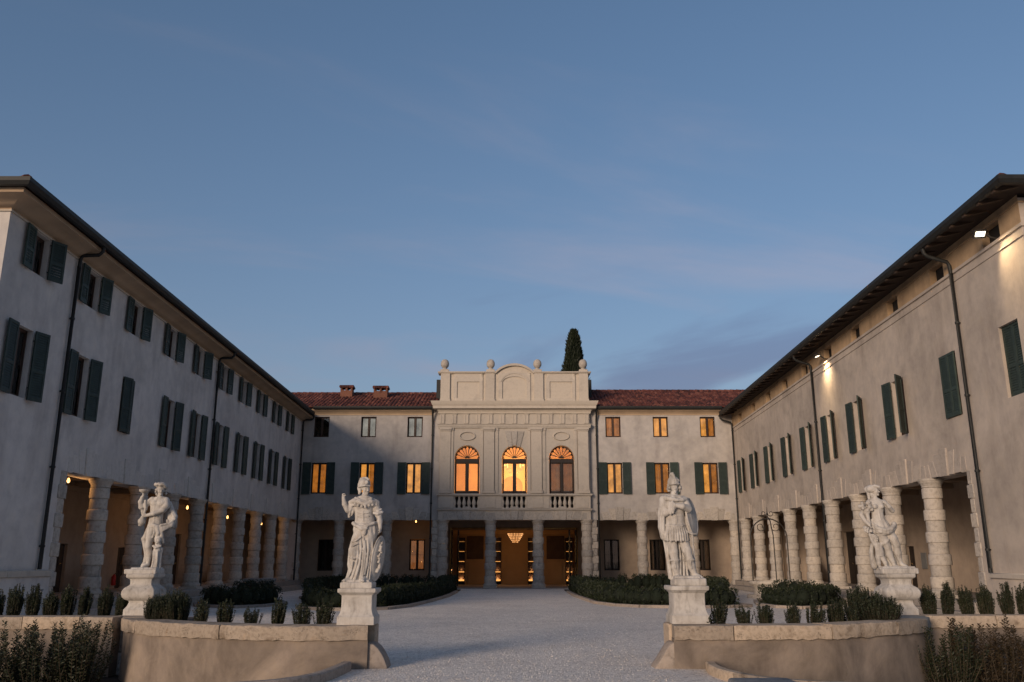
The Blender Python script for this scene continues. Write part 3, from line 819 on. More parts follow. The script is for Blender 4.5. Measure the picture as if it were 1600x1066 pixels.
b = MB(TR); b.box(U0 - .06, 23.72, -.2, .07, 0, 1.13); b.box(U0 - .08, U0 + .001, -8.6, .07, 0, 1.13); b.build('plinth', M['stucco_right'], right)
b = MB(TR)
for a, c in ((U0 - .12, 21.9), (21.91, 23.72)): b.box(a, c, -.15, .13, 1.13, 1.27)
b.build('plinth_cap', M['trim'], right, .02)
for k in range(9):
    z = .5 + k * .395
    b = MB(TR); pr = .05 if k % 2 else .0
    b.box(24.43 - .2 - pr, 24.43 + .05 + pr, -.69, .012 + pr * .4, z + .004, z + .391)
    b.build('quoin', M['column'], right, .02)
for z0, z1, n in ((9.64, 9.735, .05), (9.40, 9.455, .03)):
    cornice(TR, [(0, z0), (n, z0 + .012), (n, z1), (0, z1)], U0, YF, 'string_course', M['stucco_right'], right)
cornice(TR, [(0, 10.285), (.03, 10.285), (.03, 10.325), (0, 10.325)], U0, YF, 'wall_band', M['attic'], right)
# projecting rafters with boards over them
for k in range(46):
    u = U0 - .45 + k * .76
    if u > YF - .2: break
    me = get(('rafter',), lambda: MB().hexa([(-.07, -.84, -.02), (.07, -.84, -.02), (.07, .1, .30 - .09), (-.07, .1, .30 - .09), (-.07, -.84, .09), (.07, -.84, .09), (.07, .1, .31), (-.07, .1, .31)]).mesh('rafter', .008))
    obj('rafter', me, M['rafter'], right, TR(u, .0, 10.36), RZR)
b = MB(TR)
b.add([(U0 - .85, .86, 10.44), (YF, .86, 10.44), (YF, -.1, 10.70), (U0 + .1, -.1, 10.70)], [(0, 1, 2, 3)])
b.add([(U0 - .85, .86, 10.44), (U0 - .85, -8.6, 10.44), (U0 + .1, -8.6, 10.70), (U0 + .1, -.1, 10.70)], [(0, 1, 2, 3)])
b.add([(U0 - .84, .85, 10.50), (YF, .85, 10.50), (YF, -.1, 10.78), (U0 + .1, -8.6, 10.78), (U0 - .84, -8.6, 10.50)], [(0, 1, 2, 3, 4)])
b.build('eave_boards', M['rafter'], right)
gutter(TR, .84, 10.56, U0, YF - .8, right)
wing_roof(TR, right, U0 - .80, 58, .80, 10.52, .36, 8)
for u, zb in ((23.7, 1.27), (37.1, .55), (YF - .35, .5)): downpipe(right, TR, u, 9.95, zb, .82, 10.46)
kindsR = ['half'] + ['dark'] * 9
openR = ['in', None, (.12, .72), (.08, .55), (.06, .5), (.06, .42), (.05, .42), (.05, .40), (.05, .40), (.05, .38)]
for i, c in enumerate(ctrR):
    place_window(right, TR(c, 0, 5.63), RZR, WR, 1.87, kindsR[i])
    if openR[i] in (None, 'in'):                                                # this pair is pulled shut
        for sgn in (-1, 1):
            me = get(('sh', .46, 1.85, sgn), lambda: shutter_mesh(.46, 1.85, sgn))
            obj('shutter', me, M['shutter'], right, TR(c + sgn * (WR / 2 - .01), .02 if openR[i] is None else -.12, 5.64), RZR + sgn * .03)
    else:
        place_shutters(right, TR, c, 5.60, WR, 1.92, RZR, .54, *openR[i], flip=True)
colsR = [27.09 + 3.166 * k for k in range(9)]
for u in colsR:
    x, y, z = TR(u, -.12, 0); column(right, x, y, .5, SPRING, .315, RZR)
edges = [24.43] + colsR
for a, c in zip(edges[:-1], edges[1:]):
    flat_arch(right, TR, (a + c) / 2, RZR, (c - a) / 2, 'voussoir_right')
tag(obj('wall_plaque', MB(TR).box(36.0, 36.5, -3.59, -3.55, 1.28, 1.92).mesh('plaque', .01), M['plaque'], right))

# ================================================================== MAIN BLOCK
XA, XB = XL(YF), XR(YF)
RF = YF + 3.6                                   # back wall of the ground floor loggia
topw = [(-11.98, 'dark'), (-9.02, 'pale'), (-6.1, 'pale'), (6.36, 'amber'), (9.35, 'lit'), (12.31, 'mixed')]
midw = [(-11.99, 'amber'), (-9.0, 'mixed'), (-6.1, 'lit'), (6.38, 'lit'), (9.33, 'amber'), (12.33, 'mixed')]
FW = .96
holes = [(c - FW/2, c + FW/2, 9.14, 10.43, .3) for c, _ in topw] + [(c - FW/2, c + FW/2, 5.64, 7.54, .3) for c, _ in midw]
for nm, a, c in (('wall', XA, -4.5), ('wall', 4.82, XB)):
    b = MB(TF); b.sheet(a, c, 0, 11.0, [h for h in holes if a < h[0] < c] + [(a - .001, c + .001, 0, SPRING, .6)], 0, .3)
    b.build(nm, M['stucco_main'], main)
b = MB(TF)                                                                # closing walls, unseen sides
b.quad((XA - 4, -9, 0), (XB + 4, -9, 0), (XB + 4, -9, 11), (XA - 4, -9, 11))
b.quad((XA - 4, 0, 4.5), (XA - 4, -9, 4.5), (XA - 4, -9, 11), (XA - 4, 0, 11)); b.quad((XB + 4, 0, 4.5), (XB + 4, -9, 4.5), (XB + 4, -9, 11), (XB + 4, 0, 11))
b.quad((XA - 4, -.5, 10.96), (XB + 4, -.5, 10.96), (XB + 4, -9, 10.96), (XA - 4, -9, 10.96))
b.build('rear_wall', M['stucco_main'], main)
for i, (c, k) in enumerate(topw):
    place_window(main, TF(c, 0, 9.14), 0, FW, 1.29, k)
for i, (c, k) in enumerate(midw):
    place_window(main, TF(c, 0, 5.64), 0, FW, 1.90, k, 'wood', 0)
    place_shutters(main, TF, c, 5.60, FW, 1.96, 0, .52, [.05, .06, .04, .08, .05, .06][i], [.05, .05, .08, .05, .1, .05][i])

# loggia back wall, with ground floor windows and the door of the hall
gw = [(-6.15, 1.03, 3.0), (6.46, 1.03, 2.97), (9.43, 1.03, 2.97), (12.35, 1.03, 2.97)]
holes = [(c - .5, c + .5, a, d, .25) for c, a, d in gw] + [(-12.58, -11.58, 1.0, 2.97, .25), (-12.52, -11.60, .1, .62, .25), (-9.75, -8.75, 1.0, 2.97, .25)]
def TB(u, n, z): return (u, RF - n, z)
b = MB(TB)
b.sheet(XA - 3.7, -4.42, .1, 4.5, [h for h in holes if h[1] < -4], 0, .25)
b.build('arcade_wall', M['arcade'], main)
b = MB(TB)
b.sheet(4.74, XB + 3.7, .1, 4.5, [h for h in holes if h[0] > 4], 0, .25)
b.build('arcade_wall', M['arcade'], main)
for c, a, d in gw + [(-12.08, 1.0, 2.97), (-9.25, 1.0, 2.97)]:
    k = 'sides' if c > 0 else ('glints' if c > -7 else 'dark')
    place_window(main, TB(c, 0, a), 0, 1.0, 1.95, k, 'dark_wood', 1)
b = MB(TB); b.box(-12.52, -11.60, -.5, -.2, .1, .62); b.build('cellar_grate', M['dark_room'], main)
for x0, x1, nm in ((XA - 3.7, -4.42, 'arcade_ceiling'), (4.74, XB + 3.7, 'arcade_ceiling')):
    b = MB(TB); b.quad((x0, 3.05, 4.44), (x1, 3.05, 4.44), (x1, 0, 4.44), (x0, 0, 4.44)); b.build(nm, M['ceiling'], main)
b = MB(TF); b.quad((XA, -.6, SPRING), (-4.4, -.6, SPRING), (-4.4, -.6, 4.5), (XA, -.6, 4.5)); b.quad((4.7, -.6, SPRING), (XB, -.6, SPRING), (XB, -.6, 4.5), (4.7, -.6, 4.5))
b.build('lintel', M['stucco_main'], main)
b = MB(); b.box(XA - 3.6, -4.55, YF - .45, RF, 0, .2); b.box(4.87, XB + 3.6, YF - .45, RF, 0, .2); b.box(-4.55, 4.87, YF - .65, RF, -.05, .045)
b.build('arcade_floor', M['floor'], main, .015)
for x in (-10.62, -7.69, 7.98, 11.13): column(main, x, YF + .34, .2, SPRING, .33)
for x in (-13.38, 13.78): column(main, x + (.1 if x < 0 else -.1), YF + .34, .2, SPRING, .33)
for a, c in ((-13.1, -10.62), (-10.62, -7.69), (-7.69, -4.95), (5.25, 7.98), (7.98, 11.13), (11.13, 13.7)):
    flat_arch(main, TF, (a + c) / 2, 0, (c - a) / 2)
for sx, x in ((-1, -4.82), (1, 5.14)):                                    # toothed jambs against the pavilion
    for k in range(9):
        z = .2 + k * .427; pr = .05 if k % 2 else 0
        x0, x1 = sorted((x - sx * .3, x + sx * (.06 + pr)))
        MB(TF).box(x0, x1, -.58, .01 + pr * .4, z + .004, z + .423).build('quoin', M['column'], main, .02)
# cornice and gutter of the side fronts
small = [(0, 10.52), (.04, 10.53), (.05, 10.60), (.10, 10.66), (.24, 10.76), (.30, 10.78), (.30, 10.88), (.0, 10.9)]
for a, c in ((XA + .0, -5.02), (5.33, XB)):
    cornice(TF, small, a, c, 'cornice', M['cove'], main, False)
    gutter(TF, .42, 10.98, a + (.7 if a < 0 else 0), c - (0 if a < 0 else .7), main, False)
def main_roof(x0, x1, ridge_z, nm):
    y0, z0, y1 = YF - .42, 10.98, 58.0
    pitch = .235; rows = 13
    b = MB(); R_ = random.Random(3)
    prof = [(-.52, -.02), (-.34, .05), (0, .085), (.34, .05), (.52, -.02)]
    cols = int((x1 - x0) / pitch)
    for c in range(cols):
        xc = x0 + pitch * (c + .5)
        for r in range(rows):
            t0 = r / rows; t1 = (r + 1) / rows + .018
            j = R_.uniform(-.012, .012); dj = R_.uniform(-.01, .012); k = .025
            vs_ = [(xc + j + x * pitch, y0 + (y1 - y0) * t0, z0 + (ridge_z - z0) * t0 + dz + k + dj) for x, dz in prof]
            vs_ += [(xc - j + x * pitch * .86, y0 + (y1 - y0) * t1, z0 + (ridge_z - z0) * t1 + dz * .8 + dj * .5) for x, dz in prof]
            b.add(vs_, [(i, i + 1, i + 6, i + 5) for i in range(4)] + [(0, 1, 2, 3, 4)])
    me = b.mesh('roof_tiles', flat=False, ang=50)
    o = obj('roof_tiles', me, M['roof'], main); o['kind'] = 'stuff'
    d = MB(); d.add([(x0, y0, z0 - .03), (x1, y0, z0 - .03), (x1, y1, ridge_z - .03), (x0, y1, ridge_z - .03)], [(0, 1, 2, 3)])
    d.add([(x0, y1, ridge_z - .03), (x1, y1, ridge_z - .03), (x1, 62.8, 10.9), (x0, 62.8, 10.9)], [(0, 1, 2, 3)])
    d.build('roof', M['roof'], main)
    h = MB(); x = x0
    while x < x1:
        h.tube([(x, y1, ridge_z + .02 + R_.uniform(-.01, .01)), (x + .44, y1, ridge_z + .02)], [.135, .11], 8); x += .40
    h.build('ridge_tiles', M['roof'], main)
main_roof(-17.5, -4.7, 12.68, 'roof')
main_roof(4.95, 18.0, 12.86, 'roof')

def chimney(x, y, zb, zt, w, d, warm=True):
    c = MB().box(x - w/2, x + w/2, y - d/2, y + d/2, zb, zt - .34).build('chimney', M['brick'], main, .01)
    for k in range(3):
        xx = x - w/2 + .06 + k * (w - .12) / 2
        for yy in (y - d/2 + .06, y + d/2 - .06):
            o = MB().box(xx - .06, xx + .06, yy - .06, yy + .06, zt - .34, zt - .15).build('vent_pier', M['brick'], None, .006); set_parent(o, c)
    t = MB().box(x - w/2 - .06, x + w/2 + .06, y - d/2 - .06, y + d/2 + .06, zt - .15, zt - .10)
    for k in range(6):
        xx = x - w/2 - .06 + (k + .5) * (w + .12) / 6
        for sgn in (-1, 1):
            t.tube([(xx, y + sgn * (d/2 + .1), zt - .09), (xx, y, zt + .0)], [.1, .085], 6)
    o = t.build('chimney_cap', M['roof'], None); set_parent(o, c)
chimney(-11.1, 57.0, 12.0, 13.04, .80, .6)
chimney(-8.75, 56.6, 11.9, 12.92, .92, .6)

# ------------------------------------------------------------------ pavilion
def PX(x): return x * K
PLY = YF - .3
CX = .16
bays = [(-2.80, .78), (.155, .78), (3.09, .78)]
b = MB(TP)
holes = [(c - r, c + r, 5.64, 8.72, .45) for c, r in bays]
hb_ = [(-3.56, -2.05, 4.78, 5.48, .40), (-.58, .89, 4.78, 5.48, .40), (2.36, 3.86, 4.78, 5.48, .40)]
b.sheet(-4.53, 4.84, SPRING, 11.4, holes + hb_, 0, .45)
def arch_fill(b, u0, u1, zs, zt, n, depth, rz=None, seg=24):
    c = (u0 + u1) / 2; rx = (u1 - u0) / 2; rz = rx if rz is None else rz
    P = [(c - rx * math.cos(PI * i / seg), zs + rz * math.sin(PI * i / seg)) for i in range(seg + 1)]
    for (a, z), (a2, z2) in zip(P[:-1], P[1:]):
        b.quad((a, n, z), (a2, n, z2), (a2, n, zt), (a, n, zt))
        b.quad((a, n, z), (a2, n, z2), (a2, n - depth, z2), (a, n - depth, z))
for c, r in bays: arch_fill(b, c - r, c + r, 7.84, 8.72, 0, .45)
for s in (-4.53, 4.84): b.quad((s, 0, SPRING), (s, -.6, SPRING), (s, -.6, 11.4), (s, 0, 11.4))
b.quad((-4.53, 0, SPRING), (4.84, 0, SPRING), (4.84, -.6, SPRING), (-4.53, -.6, SPRING))
b.build('pavilion_wall', M['trim'], main)
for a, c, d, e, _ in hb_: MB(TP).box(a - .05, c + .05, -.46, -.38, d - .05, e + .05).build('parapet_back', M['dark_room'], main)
# ground floor columns and flat arches
for x in (-4.26, -1.32, 1.61, 4.60): column(main, PX(x), PLY + .36, .04, SPRING + .02, .345)
for a, c in ((-4.26, -1.32), (-1.32, 1.61), (1.61, 4.60)): flat_arch(main, TP, (a + c) / 2, 0, (c - a) / 2, zs=.7, z=SPRING + .02)
# string course, rail and pedestals of the balcony
def band(name, prof, u0, u1, mat='trim'):
    """moulded band along the pavilion, mitred round both ends"""
    n = len(prof); vs_ = []
    for a, z in prof: vs_.append(TP(u0 - a, -.35, z))
    for a, z in prof: vs_.append(TP(u0 - a, a, z))
    for a, z in prof: vs_.append(TP(u1 + a, a, z))
    for a, z in prof: vs_.append(TP(u1 + a, -.35, z))
    b = MB(); fs = []
    for s in range(3): fs += [(s*n + i, s*n + (i + 1) % n, (s+1)*n + (i + 1) % n, (s+1)*n + i) for i in range(n)]
    b.add(vs_, fs); return b.build(name, M[mat], main, ang=30)
band('string_course', [(-.01, 4.60), (.05, 4.60), (.07, 4.64), (.10, 4.66), (.10, 4.72), (-.01, 4.74)], -4.53, 4.84)
band('balcony_rail', [(-.01, 5.49), (.07, 5.49), (.09, 5.53), (.12, 5.55), (.12, 5.61), (.10, 5.635), (-.01, 5.64)], -4.53, 4.84)
for a, c in ((-4.53, -3.62), (-1.99, -.64), (.95, 2.30), (3.92, 4.84)):
    m0 = (a + c) / 2
    bb = MB(TP).box(a, c, -.005, .035, 4.745, 5.485).box(m0 - .30, m0 + .30, .034, .06, 4.80, 5.43)
    bb.build('balcony_pedestal', M['trim'], main, .008)
BAL = MB().lathe([(.05, 0), (.062, .0), (.062, .07), (.045, .09), (.05, .13), (.075, .22), (.082, .28), (.07, .38), (.045, .50), (.036, .58), (.042, .61), (.038, .64), (.062, .66), (.062, .70), (.05, .70)], seg=14).mesh('baluster')
for (a, c, d, e, _) in hb_:
    for k in range(6):
        u = a + (c - a) * k / 5
        x, y, z = TP(u, -.10, d); obj('baluster', BAL, M['trim'], main, (x, y, z), 0, (1.5, 1.5, K))
# pilasters, wide with a narrow one behind
for c in (-4.16, -1.43, 1.53, 4.44):
    p = MB(TP); p.box(c - .33, c + .33, -.01, .12, 5.645, 9.70); p.build('pilaster', M['trim'], main, .01)
    q = MB(TP); q.box(c - .38, c + .38, .12, .17, 5.645, 5.80); q.box(c - .36, c + .36, .12, .15, 5.80, 5.88); q.build('pilaster_base', M['trim'], main, .012)
    q = MB(TP); q.box(c - .36, c + .36, .12, .155, 9.50, 9.56); q.box(c - .39, c + .39, .12, .185, 9.58, 9.71); q.build('pilaster_capital', M['trim'], main, .012)
for c0, c1 in ((-3.82, -3.66), (-1.94, -1.80), (-1.06, -.86), (1.02, 1.16), (1.90, 2.10), (3.92, 4.07)):
    q = MB(TP); q.box(c0, c1, -.01, .06, 5.645, 9.70); q.box(c0 - .015, c1 + .015, .06, .09, 9.54, 9.70); q.build('pilaster_strip', M['trim'], main, .008)
# impost bands, ovals, keystones
for c, r in bays:
    for s in (-1, 1):
        q = MB(TP); x0, x1 = sorted((c + s * r, c + s * (r + .16))); q.box(x0, x1, -.005, .05, 7.76, 7.87); q.build('impost', M['trim'], main, .01)
    if abs(c) > 1:
        seg = 36; b = MB(TP); P = []
        for i in range(seg):                                             # oval moulding
            a = 2 * PI * i / seg; P.append(a)
        prof = [(.86, .0), (.88, .075), (.97, .085), (1.05, .04), (1.08, .03), (1.08, 0)]
        vs_ = []; fs = []
        for a in P:
            for s, n in prof: vs_.append((c + .50 * s * math.cos(a), n, 9.20 + .27 * s * math.sin(a)))
        m = len(prof)
        for i in range(seg):
            for j in range(m - 1): fs.append((i*m + j, i*m + j + 1, ((i + 1) % seg)*m + j + 1, ((i + 1) % seg)*m + j))
        b.add(vs_, fs); b.build('oval_moulding', M['trim'], main)
    else:
        for x0, x1, t0, t1, pr in ((-.12, .12, -.20, .20, .09), (.13, .36, .215, .62, .05), (-.36, -.13, -.62, -.215, .05)):
            zb = 8.60 if abs(x0 + x1) < .01 else 8.53
            q = MB(TP); q.prism([(c + x0, zb), (c + x1, zb), (c + t1, 9.5), (c + t0, 9.5)], -.01, pr, lambda a, z, t: (a, t, z)); q.build('keystone', M['voussoir'], main, .012)
# arched windows
def arch_window(c, kind):
    h = .76; zb = 5.66; ys = -.17
    b = MB(TP); t = .06
    b.box(c - h, c - h + t, ys - .08, ys, zb, 7.84); b.box(c + h - t, c + h, ys - .08, ys, zb, 7.84)
    b.box(c - h + t, c + h - t, ys - .08, ys, zb, zb + .07)
    b.box(c - h + t, c + h - t, ys - .10, ys + .02, 7.55, 7.80)                      # transom
    b.box(c - .065, c + .065, ys - .09, ys + .01, zb + .07, 7.55)
    for s in (-1, 1):
        x0, x1 = sorted((c + s * .065, c + s * (h - t)))
        b.box(x0, x0 + .045, ys - .07, ys - .01, zb + .07, 7.55); b.box(x1 - .045, x1, ys - .07, ys - .01, zb + .07, 7.55)
        b.box(x0, x1, ys - .07, ys - .01, zb + .07, zb + .16); b.box(x0, x1, ys - .07, ys - .01, 7.49, 7.55)
    f = b.build('window', M['dark_wood'], main, .008)
    # fanlight: rim, hub and petals
    b = MB(TP); z0 = 7.83; seg = 36
    def ring(r0, r1, n0, n1):
        P = [PI * i / seg for i in range(seg + 1)]
        for a, a2 in zip(P[:-1], P[1:]):
            c4 = [(c - r * math.cos(t), z0 + r * math.sin(t)) for r, t in ((r0, a), (r1, a), (r1, a2), (r0, a2))]
            b.prism(c4, n0, n1, lambda u, z, t: (u, t, z))
    ring(.70, .765, ys - .08, ys); ring(.02, .15, ys - .08, ys)
    npet = 9
    for k in range(npet + 1):
        a = PI * k / npet
        if 0 < k < npet:
            d = (-math.cos(a), math.sin(a)); pn = (d[1], -d[0])
            q = [(c + d[0]*.13 + pn[0]*s*.016, z0 + d[1]*.13 + pn[1]*s*.016) for s in (-1, 1)] + [(c + d[0]*.71 + pn[0]*s*.022, z0 + d[1]*.71 + pn[1]*s*.022) for s in (1, -1)]
            b.prism(q, ys - .075, ys - .01, lambda u, z, t: (u, t, z))
        if k < npet:                                                       # scalloped outer ends
            a0, a1 = PI * k / npet, PI * (k + 1) / npet; am = (a0 + a1) / 2
            for e in (a0, a1):
                q = [(c - .71 * math.cos(t), z0 + .71 * math.sin(t)) for t in (e, e + (am - e) * .75)]
                q += [(c - .60 * math.cos(e), z0 + .60 * math.sin(e))]
                b.prism(q, ys - .075, ys - .01, lambda u, z, t: (u, t, z))
    o = b.build('fanlight', M['dark_wood'], None); set_parent(o, f)
    for s in (-1, 1):
        x0, x1 = sorted((c + s * .10, c + s * (h - .1)))
        g = MB(TP).box(x0, x1, ys - .045, ys - .038, zb + .15, 7.50).build('pane', M['glass'], None); set_parent(g, f)
    P = [(c - .71 * math.cos(PI * i / 20), z0 + .71 * math.sin(PI * i / 20)) for i in range(21)]
    g = MB(TP).prism(P, ys - .045, ys - .038, lambda u, z, t: (u, t, z)).build('pane', M['glass'], None); set_parent(g, f)
    if kind:
        b = MB(TP); n = 40; x0, x1 = kind[1], kind[2]
        for i in range(n):
            u, u2 = x0 + (x1 - x0) * i / n, x0 + (x1 - x0) * (i + 1) / n
            ya, yb = -.62 + .03 * math.sin(i * 1.3), -.62 + .03 * math.sin((i + 1) * 1.3)
            b.quad((u, ya, 5.62), (u2, yb, 5.62), (u2, yb, kind[3]), (u, ya, kind[3]))
        o = b.build('curtain', M[kind[0]], None); set_parent(o, f)
arch_window(-2.80, None)
arch_window(.155, None)
arch_window(3.09, ('dusk_curtain', 2.2, 4.0, 7.62))
# the lit room behind them
b = MB(); x0, x1, y0, y1, z0, z1 = -4.45, 4.75, PLY + .46, 58.6, 5.5, 9.4
b.quad((x0, y1, z0), (x1, y1, z0), (x1, y1, z1), (x0, y1, z1)); b.quad((x0, y0, z0), (x0, y1, z0), (x0, y1, z1), (x0, y0, z1)); b.quad((x1, y0, z0), (x1, y1, z0), (x1, y1, z1), (x1, y0, z1))
b.quad((x0, y0, z1), (x1, y0, z1), (x1, y1, z1), (x0, y1, z1)); b.quad((x0, y0, z0), (x1, y0, z0), (x1, y1, z0), (x0, y1, z0))
b.build('salon_wall', M['salon'], main)
seg = 24; P = [(-.62 + 0, 5.5)] + [(.02 - .66 * math.cos(PI * i / seg), 6.55 + .6 * math.sin(PI * i / seg)) for i in range(seg + 1)]
P = [(.02 - .66, 5.6)] + P[1:] + [(.02 + .66, 5.6)]
MB().prism(P, 58.5, 58.56, lambda u, z, t: (u, t, z)).build('arched_mirror', M['cove'], main)

# ------------------------------------------------------------------ entablature and attic
band('architrave', [(-.01, 9.715), (.09, 9.715), (.09, 9.80), (.115, 9.81), (.115, 9.90), (.15, 9.92), (.15, 9.96), (-.01, 9.98)], -4.53, 4.84)
for k in range(13):
    u = -4.38 + k * (9.07 / 12)
    q = MB(TP); q.box(u - .15, u + .15, .035, .085, 9.985, 10.56)
    q.box(u - .17, u + .17, .035, .10, 10.56, 10.60)
    q.box(u - .13, u - .05, .085, .105, 10.0, 10.54); q.box(u + .05, u + .13, .085, .105, 10.0, 10.54)
    q.build('triglyph', M['trim'], main, .006)
band('frieze', [(-.01, 9.982), (.035, 9.982), (.035, 10.60), (-.01, 10.60)], -4.53, 4.84)
band('cornice', [(-.01, 10.605), (.09, 10.61), (.12, 10.66), (.12, 10.74), (.16, 10.78), (.20, 10.87), (.44, 10.90), (.44, 11.08), (.48, 11.10), (.50, 11.15), (.56, 11.28), (.58, 11.36), (-.01, 11.42)], -4.53, 4.84)
def arc_band(name, A, B_, n0, n1, parent):
    b = MB(TP); m = len(A)
    vs_ = [TP_ for i in range(m) for TP_ in ((A[i][0], n0, A[i][1]), (A[i][0], n1, A[i][1]), (B_[i][0], n1, B_[i][1]), (B_[i][0], n0, B_[i][1]))]
    fs = [(i*4 + k, i*4 + (k + 1) % 4, (i + 1)*4 + (k + 1) % 4, (i + 1)*4 + k) for i in range(m - 1) for k in range(4)] + [(0, 1, 2, 3), tuple(range(m*4 - 4, m*4))]
    b.add(vs_, fs); return b.build(name, M['trim'], parent, ang=40)
def seg_arc(c, half, zc, ztop, n=24):
    s = ztop - zc; R_ = (half * half + s * s) / (2 * s); a = math.asin(half / R_)
    return [(c + R_ * math.sin(-a + 2 * a * i / n), ztop - R_ + R_ * math.cos(-a + 2 * a * i / n)) for i in range(n + 1)]
b = MB(TP)
out = [(-4.55, 11.40), (4.86, 11.40), (4.86, 13.22), (1.40, 13.22)] + seg_arc(.155, 1.245, 13.22, 13.74)[::-1] + [(-1.09, 13.22), (-4.55, 13.22)]
b.prism(out, -.55, -.02, lambda u, z, t: (u, t, z)); b.build('attic_wall', M['trim'], main)
b = MB(TP)                                                                # raised surround, panels left sunk
for a, c, p0, p1 in ((-3.72, -1.86, -3.50, -2.08), (2.16, 4.02, 2.40, 3.83)):
    b.sheet(a, c, 11.41, 13.2, [(p0, p1, 11.62, 12.68, .07)], .05, .07)
    for e in (a, c): b.quad((e, .05, 11.41), (e, -.02, 11.41), (e, -.02, 13.2), (e, .05, 13.2))
b.sheet(-.86, 1.17, 11.41, 13.25, [(-.62, .93, 11.58, 13.08, .07)], .05, .07)
arch_fill(b, -.62, .93, 12.62, 13.08, .05, .07, .40)
for e in (-.86, 1.17): b.quad((e, .05, 11.41), (e, -.02, 11.41), (e, -.02, 13.25), (e, .05, 13.25))
b.build('attic_panel', M['trim'], main)
for c in (-4.24, -1.40, 1.70, 4.55):
    w_ = .30
    q = MB(TP); q.box(c - w_, c + w_, -.57, .10, 11.41, 13.22); q.box(c - w_ - .03, c + w_ + .03, -.59, .13, 11.41, 11.56); q.build('attic_pier', M['trim'], main, .012)
# outer moulded arch framing the centre
arc_band('arched_coping', seg_arc(.155, 1.20, 13.20, 13.715), seg_arc(.155, 1.33, 13.23, 13.86), -.60, .14, main)
arc_band('arch_moulding', seg_arc(.155, .86, 12.66, 13.20), seg_arc(.155, .98, 12.66, 13.33), 0, .085, main)
for a, c in ((-4.70, -1.05), (1.36, 5.01)):
    q = MB(TP); q.box(a, c, -.62, .13, 13.205, 13.26); q.box(a - (.03 if a < 0 else 0), c + (.03 if a > 0 else 0), -.65, .17, 13.26, 13.33); q.build('attic_coping', M['trim'], main, .012)
# cone finials
FIN = MB().lathe([(.10, 0), (.20, 0), (.20, .06), (.13, .09), (.12, .13), (.20, .19), (.255, .30), (.265, .40), (.25, .52), (.20, .62), (.12, .685), (.03, .71)], seg=20).mesh('finial')
for c in (-4.31, -1.37, 1.63, 4.56):
    x, y, z = TP(c, -.20, 13.33)
    p = MB().box(x - .27, x + .27, y - .27, y + .27, z, z + .15).build('finial_block', M['trim'], main, .012)
    f = obj('finial', FIN, M['column'], None, (x, y, z + .15), 0, (1, 1, 1)); set_parent(f, p)
b = MB(); b.box(-5.0, 5.27, 56.0, 60.5, 10.9, 13.28); b.build('attic_back_wall', M['pipe'], main)
for u, a in ((-4.98, 1), (5.30, 1)):
    downpipe(main, TF, u, 10.2, .25, .40, 10.9, .06)

# ------------------------------------------------------------------ the entrance hall
def lamp(name, loc, energy, color, radius, parent=None):
    l = bpy.data.lights.new(name, 'POINT'); l.energy = energy; l.color = color; l.shadow_soft_size = radius
    o = bpy.data.objects.new(name, l); col.objects.link(o); o.location = loc
    if parent is not None: set_parent(o, parent)
    return o

WARM = (1.0, 0.5, 0.18)
HB = 62.0
b = MB(); x0, x1 = -4.6, 4.9
def q_(a, c, d, e): b.quad(a, c, d, e)
# loggia ceiling and side cheeks, dark timber
b = MB(); b.quad((-4.42, PLY + .6, 4.40), (4.74, PLY + .6, 4.40), (4.74, RF, 4.40), (-4.42, RF, 4.40))
b.build('loggia_ceiling', M['dark_wood'], main)
b = MB(TB); b.sheet(-4.42, 4.74, .04, 4.45, [(-3.92, 4.16, .0, 3.62, .3)], 0, .3); b.build('hall_front_wall', M['arcade'], main)
b = MB()
for x in (-4.42, 4.74): b.quad((x, PLY + .62, .04), (x, RF, .04), (x, RF, 4.45), (x, PLY + .62, 4.45))
b.build('loggia_side_wall', M['arcade'], main)
b = MB()
x0, x1, y0, y1, z0, z1 = -4.4, 4.7, RF + .3, HB, .045, 3.95
b.quad((x0, y1, z0), (x1, y1, z0), (x1, y1, z1), (x0, y1, z1)); b.quad((x0, y0, z0), (x0, y1, z0), (x0, y1, z1), (x0, y0, z1)); b.quad((x1, y0, z0), (x1, y1, z0), (x1, y1, z1), (x1, y0, z1))
b.quad((x0, y0, z1), (x1, y0, z1), (x1, y1, z1), (x0, y1, z1))
b.build('hall_wall', M['hall'], main)
b = MB(); b.quad((x0, RF - .02, .05), (x1, RF - .02, .05), (x1, y1, .05), (x0, y1, .05)); b.build('hall_floor', M['floor'], main)
b = MB(); b.prism([(HB, 3.45), (HB - .06, 3.45), (HB - .16, 3.62), (HB - .18, 3.72), (HB, 3.72)], x0, x1, lambda a, z, t: (t, a, z)); b.build('hall_cornice', M['hall'], main)
b = MB(TB)                                                                 # gilt casing of the doorway
for a, c in ((-4.02, -3.93), (4.17, 4.26)): b.box(a, c, .0, .05, .05, 3.72)
b.box(-3.93, 4.17, .0, .05, 3.63, 3.72); b.build('door_casing', M['brass'], main, .01)
for x0_, x1_, z0_, z1_ in ((-3.15, -1.98, 1.75, 3.32), (2.42, 3.66, 1.75, 3.32)):
    p = MB(); p.box(x0_, x1_, HB - .05, HB - .01, z0_, z1_); p = p.build('dark_panel', M['dim_panel'], main, .01)
for x0_, x1_ in ((-3.05, -2.1), (2.5, 3.5), (-.35, .7)):
    p = MB(); p.box(x0_, x1_, HB - .06, HB - .012, .05, 1.55 if abs(x0_) > 1 else 2.1); p.build('wainscot_panel', M['hall'], main, .01)
